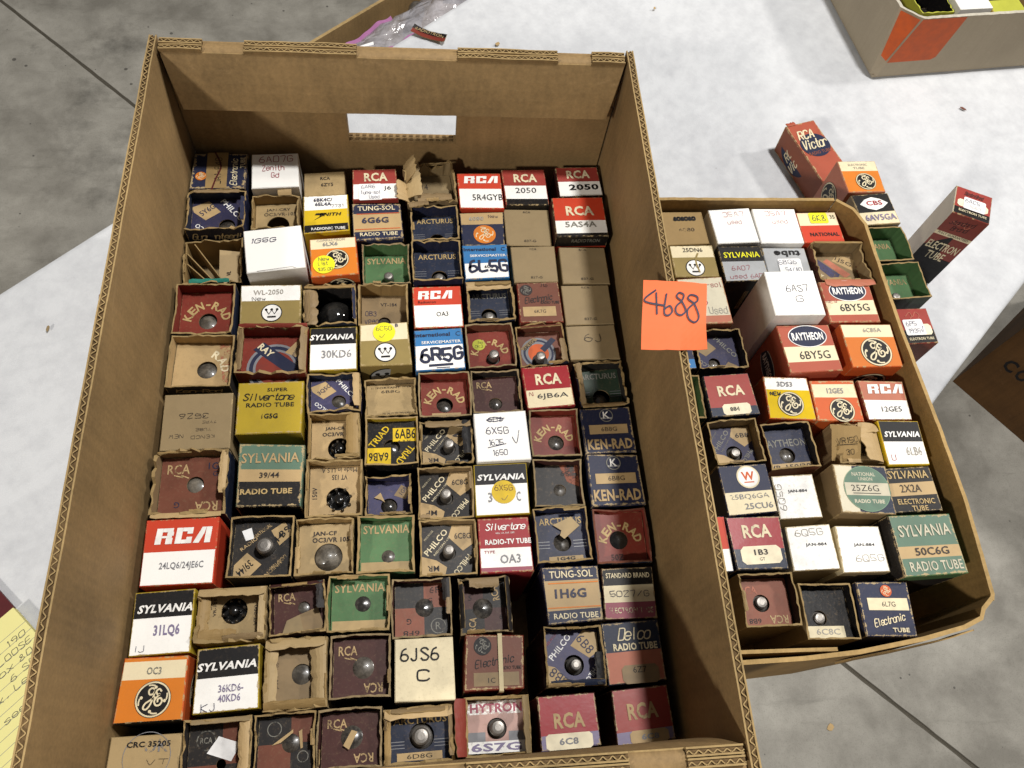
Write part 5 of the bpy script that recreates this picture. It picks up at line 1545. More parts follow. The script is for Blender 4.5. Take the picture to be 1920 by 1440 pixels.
CM_('1795,350 1865,370 1852,418 1786,397', 'dark red and black closed box standing alone on tablecloth', 114, bands=[(.74, 'RO'), (.26, 'BK')], side='RK', left='WF', front=[(.26, 'RK'), (.05, 'C'), (.69, 'RK')], wear=.4, rough=.35,
    draw=lambda t, fr, lf, rt: (t.text('Standard Brand', .0, .32, .5, .13, 'RD', 'hsi', lw=.12), t.poly(rsticker(-.42, -.20, .42, .06, .06), 'LBL'), sticker(t, rsticker(-.26, -.24, .34, .18), 'ST', [('6AC5', -.02, .06, .4, .14, 'PEN', 'hj'), ('1560', .06, -.12, .3, .1, 'FADE', 'hj')]), t.text('ELECTRON TUBE', .02, -.34, .76, .08, 'C', 'b'),
                                fr.poly([(-.5, .19), (.05, .19), (.05, -.12), (.5, -.12), (.5, -.5), (-.5, -.5)], 'BK'), fr.text('Standard', -.05, .40, .62, .06, 'RD', 'hsi', 10, lw=.12), fr.text('Brand', .0, .32, .4, .06, 'RD', 'hsi', 10, lw=.12), fr.stroke([(-.3, .1), (-.1, .0), (.0, .14), (.1, -.06), (.2, .1)], .02, 'SAL', 0, .36), fr.text('FULLY GUARANTEED', .0, .215, .84, .03, 'BK', 'b'), fr.text('ELECTRON', .0, .04, .86, .11, 'C', 'b'), fr.text('TUBE', .0, -.10, .5, .11, 'C', 'b')))

relax([b for b in BOXES if b['tray'] == '1'], -.1985, .1985, -.2725, .2722)
relax([b for b in BOXES if b['tray'] == '2'], .2175, .4560, -.207, .2150)
relax([b for b in BOXES if b['tray'] == 'm'], .469, .9, -.5, .30)
build_boxes()

# ================================================================ extras that go with single boxes
def rubber_band(s):
    W, D, H = s['w'], s['d'], s['h']
    root = empty('rubber_band', (s['x'], s['y'], s['base']), s['a'])
    tag(root, 'pale rubber band stretched round the rust closed box', 'rubber band')
    mb = MB()
    m = simple('rubber', 'd9c79a', .6)
    x0, x1 = W * .06, W * .06 + .0032
    e, z0 = .0012, H - .06
    pts = [(-D / 2 - e, z0), (-D / 2 - e, H - .0004), (-D / 2 - .0004, H + e), (D / 2 + .0004, H + e), (D / 2 + e, H - .0004), (D / 2 + e, z0)]
    inn = [(-D / 2 - .0003, z0), (-D / 2 - .0003, H - .0002), (-D / 2 - .0002, H + .0004), (D / 2 + .0002, H + .0004), (D / 2 + .0003, H - .0002), (D / 2 + .0003, z0)]
    for i in range(5):
        (a, b), (c, d) = pts[i], pts[i + 1]
        (a2, b2), (c2, d2) = inn[i], inn[i + 1]
        o = .0006 * math.sin(i * 2.1)
        q = lambda x, y, z: (x + o, y, z)
        mb.face([(x0, a, b), (x1, a, b), (x1, c, d), (x0, c, d)], m)
        mb.face([(x0, a2, b2), (x0, a, b), (x0, c, d), (x0, c2, d2)], m)
        mb.face([(x1, a, b), (x1, a2, b2), (x1, c2, d2), (x1, c, d)], m)
    mb.build('band', root)


rubber_band(f11)


def handwritten_flap(s):
    """the tall flap on the tan torn box, bent up and written on"""
    W, D, H = s['w'], s['d'], s['h']
    root = [o for o in COL.objects if o.get('label', '').startswith(s['look'])][0]
    g = []
    for i in range(5):
        t = i / 4
        g.append([Vector((-W * .52 + .004 * j - .012 * t, -D * .42 + D * .82 * j / 5, H - .002 + .020 * t - .004 * t * t)) + Vector((.005 * j * t, 0, -.0012 * j * t)) for j in range(6)])
    # a broad flap leaning over the left side, facing up and forward
    o = Vector((-W * .58, -D * .36, H - .006))
    u = Vector((W * .58, -D * .10, .004))
    v = Vector((W * .02, D * .78, .012))
    n = u.cross(v).normalized()
    g = [[o + u * (j / 5) + v * (i / 4) + n * (.002 * math.sin(j / 5 * 3.1)) for j in range(6)] for i in range(5)]
    mb = MB()
    sheet(mb, g, .0009, paper('KB', wear=0), None, paper('BOARD', wear=0))
    p = mb.build('written_flap', root)
    f = Face(p, o + u * .5 + v * .5 + n * .0026, u.normalized(), v.normalized(), u.length, v.length)
    f.text('VR150', .02, .10, .72, .17, 'BK', 'hj', 12, lw=.07)
    f.stroke([(-.36, 0), (.36, .10)], .02, 'BK', 0, -.06, 1)
    f.text('30', .12, -.22, .26, .15, 'BK', 'hj', 8, lw=.08)
    f.finish()


handwritten_flap(k22)

# ---- the long box lying on the cloth
lying = dict(w=.041, d=.104, h=.040, side='ORB', bands=[(1, 'RY')], wear=1.3)


def d_ly(t, fr, lf, rt):
    t.disc(.0, .16, .47, 'NV', ry=.92)
    t.text('RCA', -.08, .33, .50, .12, 'C', 'hi', lw=.15)
    t.text('Victor', .02, .18, .80, .13, 'C', 'hsi', lw=.12)
    t.text('RADIO TUBE', .0, .05, .72, .045, 'ORB', 'b')
    lf.disc(-.18, .0, .25, 'NV', ry=.72)
    lf.text('RCA', -.27, -.02, .20, .26, 'C', 'hi', 90, lw=.14)
    lf.text('Victor', -.13, .02, .33, .28, 'C', 'hsi', 90, lw=.14)
    t.rect(-.5, -.5, .5, -.34, 'ORB', fade=.3)


lying['draw'] = d_ly
lc = un(1500, 232, .04)
ax = Vector((-.30, .954, 0)).normalized()
ctr = (un(1472, 241, .04) + un(1530, 223, .04)) / 2 - ax * (lying['d'] / 2)
lr = empty('tube_box', (ctr.x, ctr.y, .0005), math.atan2(-ax.x, ax.y))
tag(lr, 'long coral box with navy ovals lying on its side', 'tube box', GROUPS['m'])
closed_carton(lr, lying, random.Random(3))
torn_flap(lr, .041, .104, .040, 'B', .0, .3, .006, -100, 'RY', 'T', rr=random.Random(5))

# ================================================================ floor, table and cloth
def joint_floor():
    a, b = un(0, 0, -.74), un(1830, 1440, -.74)
    d = (b - a).normalized()
    nrm = Vector((-d.y, d.x, 0))
    m = bpy.data.materials.new('polished_concrete')
    nt, nd, lk, bs = nodes_of(m)
    geo = N(nt, 'ShaderNodeNewGeometry')
    n1 = N(nt, 'ShaderNodeTexNoise', i_Scale=3.6, i_Detail=8.0, i_Roughness=0.6, i_Distortion=0.2)
    n2 = N(nt, 'ShaderNodeTexNoise', i_Scale=11.0, i_Detail=7.0, i_Roughness=0.62, i_Distortion=0.25)
    n3 = N(nt, 'ShaderNodeTexNoise', i_Scale=75.0, i_Detail=4.0, i_Roughness=0.6)
    vo = N(nt, 'ShaderNodeTexVoronoi', i_Scale=26.0)
    n4 = N(nt, 'ShaderNodeTexNoise', i_Scale=5.0, i_Detail=1.0)
    mp = N(nt, 'ShaderNodeMapping')
    mp.inputs['Rotation'].default_value = (0, 0, .7)
    mp.inputs['Scale'].default_value = (1, 9, 1)
    lk.new(geo.outputs['Position'], mp.inputs[0])
    n5 = N(nt, 'ShaderNodeTexNoise', i_Scale=4.0, i_Detail=6.0, i_Roughness=.7)
    lk.new(mp.outputs[0], n5.inputs['Vector'])
    for n in (n1, n2, n3, vo, n4):
        lk.new(geo.outputs['Position'], n.inputs['Vector'])
    s = math_(nt, 'ADD', math_(nt, 'MULTIPLY', n1.outputs[0], .5), math_(nt, 'MULTIPLY', n2.outputs[0], .5))
    f = math_(nt, 'MULTIPLY', math_(nt, 'SUBTRACT', s, .38), 4.2, True)
    col = mixc(nt, f, lin('87837a'), lin('b6b2a8'))
    f2 = math_(nt, 'MULTIPLY', math_(nt, 'SUBTRACT', n5.outputs[0], .60), 5.0, True)
    col = mixc(nt, math_(nt, 'MULTIPLY', f2, .55), col, lin('625f56'))
    f5 = math_(nt, 'MULTIPLY', math_(nt, 'SUBTRACT', n2.outputs[0], .66), 7.0, True)
    col = mixc(nt, math_(nt, 'MULTIPLY', f5, .5), col, lin('58564f'))
    f3 = math_(nt, 'MULTIPLY', math_(nt, 'SUBTRACT', n3.outputs[0], .52), 2.0, True)
    col = mixc(nt, math_(nt, 'MULTIPLY', f3, .3), col, lin('6a675d'))
    n7 = N(nt, 'ShaderNodeTexNoise', i_Scale=420.0, i_Detail=3.0, i_Roughness=.7)
    lk.new(geo.outputs['Position'], n7.inputs['Vector'])
    col = mixc(nt, math_(nt, 'MULTIPLY', math_(nt, 'SUBTRACT', n7.outputs[0], .52), 1.6, True), col, lin('57544c'))
    n8 = N(nt, 'ShaderNodeTexNoise', i_Scale=1.7, i_Detail=9.0, i_Roughness=.7)
    lk.new(geo.outputs['Position'], n8.inputs['Vector'])
    col = mixc(nt, math_(nt, 'MULTIPLY', math_(nt, 'SUBTRACT', n8.outputs[0], .585), 6.5, True), col, lin('4b4943'))
    sp = math_(nt, 'LESS_THAN', vo.outputs['Distance'], math_(nt, 'MULTIPLY', math_(nt, 'SUBTRACT', n4.outputs[0], .44), .46))
    col = mixc(nt, math_(nt, 'MULTIPLY', sp, .7), col, lin('3c3a36'))
    lk.new(col, bs.inputs['Base Color'])
    bs.inputs['Roughness'].default_value = .55
    bs.inputs['Specular IOR Level'].default_value = .3
    bp = N(nt, 'ShaderNodeBump', i_Strength=.15, i_Distance=.002)
    lk.new(n3.outputs[0], bp.inputs['Height'])
    lk.new(bp.outputs[0], bs.inputs['Normal'])
    mb = MB()
    g = .0042
    rj = random.Random(2)
    for sgn in (-1, 1):
        steps = 420
        row = [a + d * (-3 + 9 * i / steps) + nrm * sgn * (g + rj.uniform(-.0005, .0007)) for i in range(steps + 1)]
        for i in range(steps):
            p, q = row[i], row[i + 1]
            far_p, far_q = a + d * (-3 + 9 * i / steps) + nrm * sgn * 5, a + d * (-3 + 9 * (i + 1) / steps) + nrm * sgn * 5
            pts = [p, q, far_q, far_p]
            mb.face(pts if sgn > 0 else pts[::-1], m)
            lo = [p, p - Vector((0, 0, .012)), q - Vector((0, 0, .012)), q]
            mb.face(lo if sgn > 0 else lo[::-1], m)
    fl = mb.build('floor')
    tag(fl, kind='structure')
    mb = MB()
    dk = simple('joint_filler', '625c50', .9)
    p0, p1 = a - d * 3, a + d * 6
    lo = Vector((0, 0, .005))
    mb.face([p0 - nrm * .02 - lo, p1 - nrm * .02 - lo, p1 + nrm * .02 - lo, p0 + nrm * .02 - lo], dk)
    jf = mb.build('joint', fl)
    return fl


joint_floor()

TA = math.radians(43.2)
E1, E2 = Vector((math.cos(TA), math.sin(TA), 0)), Vector((-math.sin(TA), math.cos(TA), 0))
LA, LB = Vector((-.171, .4235, 0)), Vector((.644, .122, 0))
wA, wB = LA.dot(E2), LB.dot(E2)           # the two long edges of the table
TW = wA - wB
TC = E1 * .32 + E2 * ((wA + wB) / 2)
TLEN = 2.44


def table():
    root = empty('folding_table', (TC.x, TC.y, -.74), TA)
    tag(root, 'long folding table under the white cloth', 'table')
    top = MB()
    m = simple('table_laminate', '8c8577', .5)
    top.box(-TLEN / 2, -TW / 2 + .003, .70, TLEN / 2, TW / 2 - .003, .734, m)
    top.build('tabletop', root)
    lm = simple('leg_steel', '55565a', .4, .6)
    for sx in (-1, 1):
        for sy in (-1, 1):
            l = MB()
            lathe(l, [(.014, 0), (.014, .70)], lm, 12, (sx * .95, sy * .28))
            l.build('leg', root)
    # the cloth
    m = bpy.data.materials.new('white_cotton_cloth')
    nt, nd, lk, bs = nodes_of(m)
    tc = N(nt, 'ShaderNodeTexCoord')
    n1 = N(nt, 'ShaderNodeTexNoise', i_Scale=7.0, i_Detail=6.0, i_Roughness=.6)
    n2 = N(nt, 'ShaderNodeTexNoise', i_Scale=55.0, i_Detail=5.0, i_Roughness=.7)
    n3 = N(nt, 'ShaderNodeTexNoise', i_Scale=900.0, i_Detail=2.0)
    vo = N(nt, 'ShaderNodeTexVoronoi', i_Scale=30.0)
    nz = N(nt, 'ShaderNodeTexNoise', i_Scale=14.0, i_Detail=1.0)
    for n in (n1, n2, n3, vo, nz):
        lk.new(tc.outputs['Object'], n.inputs['Vector'])
    f = math_(nt, 'MULTIPLY', math_(nt, 'SUBTRACT', math_(nt, 'ADD', math_(nt, 'MULTIPLY', n1.outputs[0], .5), math_(nt, 'MULTIPLY', n2.outputs[0], .5)), .42), 4.2, True)
    col = mixc(nt, f, lin('eff1f4', .68), lin('d9dbdf', .68))
    sp = math_(nt, 'LESS_THAN', vo.outputs['Distance'], math_(nt, 'MULTIPLY', math_(nt, 'SUBTRACT', nz.outputs[0], .56), .30))
    col = mixc(nt, math_(nt, 'MULTIPLY', sp, .5), col, lin('8c8278'))
    lk.new(col, bs.inputs['Base Color'])
    bs.inputs['Roughness'].default_value = .9
    bs.inputs['Specular IOR Level'].default_value = .15
    bs.inputs['Sheen Weight'].default_value = .15
    b1 = N(nt, 'ShaderNodeBump', i_Strength=.35, i_Distance=.0008)
    lk.new(n3.outputs[0], b1.inputs['Height'])
    b2 = N(nt, 'ShaderNodeBump', i_Strength=.3, i_Distance=.002)
    lk.new(n2.outputs[0], b2.inputs['Height'])
    lk.new(b1.outputs[0], b2.inputs['Normal'])
    lk.new(b2.outputs[0], bs.inputs['Normal'])
    # cross profile: hang, rounded edge, flat top, rounded edge, hang
    prof = [(-TW / 2 - .004, -.30), (-TW / 2 - .005, -.15), (-TW / 2 - .002, -.02), (-TW / 2, -.006), (-TW / 2 + .003, -.0015)]
    k = 54
    prof += [(-TW / 2 + .008 + (TW - .016) * i / k, 0) for i in range(k + 1)]
    prof += [(-x, z) for x, z in prof[:5][::-1]]
    nx = 150
    vs, fs = [], []
    for i in range(nx + 1):
        x = -TLEN / 2 + TLEN * i / nx
        for j, (y, z) in enumerate(prof):
            zz = z
            yy = y
            if z == 0:
                zz = -.0016 + .0016 * noise.noise(Vector((x * 5, y * 5, 1))) + .0008 * noise.noise(Vector((x * 16, y * 12, 4)))
                zz -= .0012 * max(0, 1 - abs(((x + .31) % .46) - .23) / .010)   # fold creases
                zz = min(zz, 0)
            elif z < -.01:
                yy += math.copysign(.010 * (.6 + noise.noise(Vector((x * 6, 0, z * 3)))) * min(1, -z / .15), y)
            vs.append((x, yy, zz))
    n = len(prof)
    for i in range(nx):
        for j in range(n - 1):
            fs.append((i * n + j, (i + 1) * n + j, (i + 1) * n + j + 1, i * n + j + 1))
    mb = MB()
    mb.mesh(vs, fs, m)
    c = mb.build('tablecloth', None, True)
    c.location = (TC.x, TC.y, 0)
    c.rotation_euler = (0, 0, TA)
    tag(c, 'white cotton cloth spread over the folding table', 'tablecloth')


table()

# ================================================================ the deep cardboard tray
KR = kraft_board('kraft_liner', 'a5875b')
KR_IN = KR
KR_EDGE = kraft_board('kraft_cut_edge', 'b89c6b', .9)
KR_FL = kraft_board('kraft_flute_shaded', '7b6240', .9)  # flute board darkened: shade of the gaps put into its colour
HR = .2459
HW, HL = .200, .2737


def corr(mb, p0, p1, z0, z1, th, pitch=.0064, rr=None, zf=None, liner=.0011, jit=.0004):
    """a straight piece of corrugated board seen on its cut top edge: two liners and the wave between them"""
    rr = rr or RND
    p0, p1 = Vector(p0), Vector(p1)
    d = p1 - p0
    L = d.length
    d.normalize()
    n = Vector((-d.y, d.x, 0))
    k = max(2, int(L / .012))
    off = rr.uniform(0, 50)

    def zt(s):
        return z1 + jit * 2.2 * noise.noise(Vector((s * 38, off, 0))) + jit * 1.1 * noise.noise(Vector((s * 260, off, 2)))
    for o in (0, th - liner):
        for i in range(k):
            a, b = p0 + d * (L * i / k), p0 + d * (L * (i + 1) / k)
            za, zb = zt(L * i / k), zt(L * (i + 1) / k)
            q = [a + n * o, b + n * o, b + n * (o + liner), a + n * (o + liner)]
            up = [Vector((v.x, v.y, z)) for v, z in zip(q, (za, zb, zb, za))]
            lo = [Vector((v.x, v.y, z0)) for v in q]
            mb.face([lo[1], lo[0], up[0], up[1]][::-1], KR)
            mb.face([lo[3], lo[2], up[2], up[3]][::-1], KR)
            mb.face(up, KR_EDGE)
        for s, e in ((0, 0), (L, 1)):
            a = p0 + d * s
            mb.face([Vector((a.x, a.y, z0)) + n * o, Vector((a.x, a.y, z0)) + n * (o + liner), Vector((a.x, a.y, z1)) + n * (o + liner), Vector((a.x, a.y, z1)) + n * o], KR_EDGE)
    m = int(L / pitch * 8)
    w0 = liner + .0002
    w1 = th - liner - .0002
    pts = []
    for i in range(m + 1):
        s = L * i / m
        t = .5 + .5 * math.sin(2 * math.pi * s / pitch + 2.2 * noise.noise(Vector((s * 22, off, 5)))) * (.75 + .35 * noise.noise(Vector((s * 35, off, 7))))
        pts.append(p0 + d * s + n * (w0 + (w1 - w0) * t))
    zb = max(z0, z1 - (zf or .02))
    ft = .0007
    zq = z1 - .0016
    mb.face([Vector((v.x, v.y, zq)) for v in (p0 + n * liner, p1 + n * liner, p1 + n * (th - liner), p0 + n * (th - liner))], KR_FL)  # added sheet, its dark brown stands in for shade down the flute holes
    for i in range(m):
        a, b = pts[i], pts[i + 1]
        za, zc = zt(L * i / m) - .0004, zt(L * (i + 1) / m) - .0004
        e = Vector((-(b - a).y, (b - a).x, 0)).normalized() * ft
        mb.face([Vector((a.x, a.y, zb)), Vector((b.x, b.y, zb)), Vector((b.x, b.y, zc)), Vector((a.x, a.y, za))], KR_FL)
        mb.face([Vector((a.x, a.y, za)), Vector((b.x, b.y, zc)), Vector((b.x, b.y, zc)) + e, Vector((a.x, a.y, za)) + e], KR_EDGE)


def tray():
    root = empty('cardboard_tray', (0, 0, .0005))
    tag(root, 'deep brown corrugated tray with hand hole, packed with tube boxes', 'cardboard tray')
    rr = random.Random(11)
    mb = MB()
    mb.box(-HW - .004, -HL - .006, 0, HW + .004, HL + .006, .005, KR)
    mb.build('bottom_panel', root)
    th = .0062
    for s in (-1, 1):
        mb = MB()
        if s < 0:
            corr(mb, (-HW, -HL - .0155, 0), (-HW, HL + .0155, 0), .0052, HR, th, rr=rr)
        else:
            corr(mb, (HW, HL + .0155, 0), (HW, -HL - .0155, 0), .0052, HR, th, rr=rr)
        mb.build('side_wall', root)
    tabs = [(-.1975, -.163), (-.129, -.036), (.050, .1375), (.168, .1975)]
    notches = [(-.163, -.129), (-.036, .050), (.1375, .168)]
    for s in (-1, 1):
        M = Matrix.Scale(-1, 4, (1, 0, 0)) @ Matrix.Scale(-1, 4, (0, 1, 0)) if s < 0 else Matrix.Identity(4)
        # outer end wall with the hand hole
        y0, y1 = HL + .0050, HL + .0150
        hx0, hx1, hz0, hz1 = -.0512, .0518, .1375, .190
        w_ = MB()
        zt = HR - .0045
        X = .1988
        for (a, b, c, d) in ((-X, .0052, hx0, zt), (hx1, .0052, X, zt), (hx0, .0052, hx1, hz0), (hx0, hz1, hx1, zt)):
            w_.box(a, y0, b, c, y1, d, KR, M)
        ew = w_.build('end_wall', root)
        # cut edge inside the hand hole, two plies of flutes
        e = MB()
        kx = 16
        for ply in (0, 1):
            ya = y0 + .0012 + ply * .0046
            for i in range(kx * 2):
                xa = hx0 + (hx1 - hx0) * i / (kx * 2)
                if i % 2 == 0:
                    e.box(xa, ya, hz0 + .0002, xa + (hx1 - hx0) / (kx * 2), ya + .0024, hz0 + .0009, KR_FL, M)
        e.build('hand_hole_edge', ew)
        # inner flap folded over the top, splayed inwards at its foot
        f = MB()
        t = .0034
        zb, lean = .1925, (.0130 if s > 0 else .0038)
        yb = HL - lean
        xs0, xs1 = .1972, .1885
        rows = 7
        grid = []
        for i in range(rows):
            q = i / (rows - 1)
            z = HR - .0045 + (zb - HR + .0045) * q
            y = HL + .0018 - (lean + .0018) * q - .0012 * math.sin(math.pi * q)
            hx = xs0 + (xs1 - xs0) * q
            cols = 25
            skew = (lambda j: 0.0) if s > 0 else (lambda j: .012 * q * (j / (cols - 1)) ** 1.2)
            grid.append([M @ Vector((-hx + 2 * hx * j / (cols - 1), min(y + skew(j), HL + .0028), z + (.0004 * noise.noise(Vector((j * 1.3, i, s))) if i == rows - 1 else 0) + .0003 * noise.noise(Vector((j * .5, i * .5, 4))))) for j in range(cols)])
        if s > 0:
            grid = [r[::-1] for r in grid]
        else:
            grid = [r[::-1] for r in grid]
        sheet(f, grid, t, KR, None, KR_EDGE)
        f.build('folded_flap', ew)
        # tabs with raw double edges, notches with a rounded fold
        for (a, b) in tabs:
            g = MB()
            for (yy, zt_) in ((HL + .0002, HR), (HL + .0062, HR + .0008)):
                q0, q1 = M @ Vector((b, yy, 0)), M @ Vector((a, yy, 0))
                # corr builds towards the left normal; run so that it grows outwards
                corr(g, q1, q0, HR - .0040, zt_, .0054, .0058, rr, .004)
            g.build('edge_tab', ew)
        for (a, b) in notches:
            g = MB()
            n = 8
            ring = []
            for i in range(n + 1):
                an = math.pi * i / n
                ring.append((HL + .0070 - .0069 * math.cos(an), HR - .0062 + .0040 * math.sin(an)))
            ring = [(HL + .0001, HR - .0075)] + ring + [(HL + .0139, HR - .0075)]
            for i in range(len(ring) - 1):
                (ya, za), (yc, zc) = ring[i], ring[i + 1]
                g.face([M @ Vector(p) for p in ((a, ya, za), (b, ya, za), (b, yc, zc), (a, yc, zc))], KR)
            g.build('fold', ew, True, True)
    return root


tray()

# a crease line and glue edge of the lining panel inside the far wall come from the panel itself
def lining():
    root = [o for o in COL.objects if o.name.startswith('cardboard_tray')][0]
    mb = MB()
    y = HL + .0046
    mb.face([(-.078, y, .006), (-.0516, y, .006), (-.0516, y, .189), (-.078, y, .189)], KR)
    mb.box(.052, HL + .0040, .006, .198, HL + .0049, .189, KR)
    mb.box(-.0775, HL + .0040, .006, -.0513, HL + .0049, .189, KR)
    mb.box(-.0513, HL + .0040, .006, .052, HL + .0049, .1370, KR)
    mb.build('lining_panel', root)


lining()

# ================================================================ the shallow carton under and beside the tray
KC = kraft_board('brown_carton_board', 'a6844f', .75)
KC_EDGE = kraft_board('brown_carton_edge', 'c0a06a', .9)


def path_wall(mb, path, z0, z1, th, mat, edge, jit=.0006, seed=0, path_lo=None):
    """wall of board along a plan path (inner side given), thickness outwards to the right of travel"""
    P = [Vector((x, y, 0)) for x, y in path]
    Q = [Vector((x, y, 0)) for x, y in (path_lo or path)]

    def offs(P):
        o = []
        for i in range(len(P)):
            d = P[min(i + 1, len(P) - 1)] - P[max(i - 1, 0)]
            d.normalize()
            o.append(P[i] + Vector((d.y, -d.x, 0)) * th)
        return o
    PO, QO = offs(P), offs(Q)
    for i in range(len(P) - 1):
        k = max(1, int((P[i + 1] - P[i]).length / .006))
        for j in range(k):
            a, b = j / k, (j + 1) / k
            za = z1 + jit * noise.noise(Vector((P[i].lerp(P[i + 1], a).x * 150, P[i].lerp(P[i + 1], a).y * 150, seed)))
            zb = z1 + jit * noise.noise(Vector((P[i].lerp(P[i + 1], b).x * 150, P[i].lerp(P[i + 1], b).y * 150, seed)))
            up = lambda S, t, z: Vector((S[i].lerp(S[i + 1], t).x, S[i].lerp(S[i + 1], t).y, z))
            mb.face([up(Q, b, z0), up(Q, a, z0), up(P, a, za), up(P, b, zb)], mat)
            mb.face([up(QO, a, z0), up(QO, b, z0), up(PO, b, zb), up(PO, a, za)], mat)
            mb.face([up(P, a, za), up(P, b, zb), up(PO, b, zb), up(PO, a, za)][::-1], edge)
            mb.face([up(Q, a, z0), up(Q, b, z0), up(QO, b, z0), up(QO, a, z0)], edge)
    for S, SO, T, TO, i in ((P, PO, Q, QO, 0), (P, PO, Q, QO, -1)):
        mb.face([Vector((T[i].x, T[i].y, z0)), Vector((TO[i].x, TO[i].y, z0)), Vector((SO[i].x, SO[i].y, z1)), Vector((S[i].x, S[i].y, z1))], edge)


def shallow():
    root = empty('shallow_carton', (.335, 0, .0005))
    tag(root, 'shallow brown carton of tube boxes overhanging the table edge', 'carton')
    off = Vector((-.335, 0, 0))

    def part(name, path, z0, z1, th=.0034, parent=root, seed=0, jit=.0006):
        mb = MB()
        path_wall(mb, [(x - .335, y) for x, y in path], z0, z1, th, KC, KC_EDGE, jit, seed)
        return mb.build(name, parent)
    zt = .1295
    part('back_wall', [(.434, .2192), (.34, .2180), (.2125, .2172)], .0002, zt, seed=1)
    part('side_wall', [(.4652, -.1800), (.4672, -.176), (.4700, -.10), (.4672, -.03), (.4606, .07), (.4588, .13), (.4580, .19), (.4500, .208), (.4350, .2192)], .0002, zt, seed=2)
    part('side_wall', [(.2130, .2165), (.2130, -.2130)], .0002, .120, .003, seed=3)
    part('front_wall', [(.2130, -.2165), (.25, -.2160), (.30, -.2155), (.345, -.2130), (.40, -.2060), (.436, -.1990), (.4520, -.1930), (.4560, -.1860), (.4668, -.1775)], .0002, zt, seed=4)
    part('inner_flap', [(.2150, -.2080), (.26, -.2085), (.30, -.2092), (.330, -.2100)], .06, .126, .0028, seed=5)
    part('torn_flap', [(.343, -.2176), (.39, -.2120), (.43, -.2060), (.452, -.2010)], .090, .1170, .0012, seed=6, jit=.001)
    mb = MB()
    pl = [(.214, -.2150), (.25, -.2150), (.30, -.2145), (.345, -.2120), (.40, -.2050), (.436, -.1980), (.4520, -.1920), (.4560, -.1850), (.466, -.176), (.4690, -.10), (.4662, -.03), (.4596, .07), (.4578, .13), (.457, .19), (.449, .207), (.434, .2182), (.34, .2170), (.214, .2162)]
    pl = [(.340 + (x - .340) * 1.012, y * 1.010) for x, y in pl]
    mb.face([(x - .335, y, .0043) for x, y in pl], KC)
    mb.face([(x - .335, y, 0) for x, y in pl][::-1], KC)
    for i in range(len(pl)):
        (xa, ya), (xb, yb) = pl[i], pl[(i + 1) % len(pl)]
        mb.face([(xa - .335, ya, 0), (xb - .335, yb, 0), (xb - .335, yb, .0043), (xa - .335, ya, .0043)], KC)
    mb.build('bottom_panel', root)


shallow()

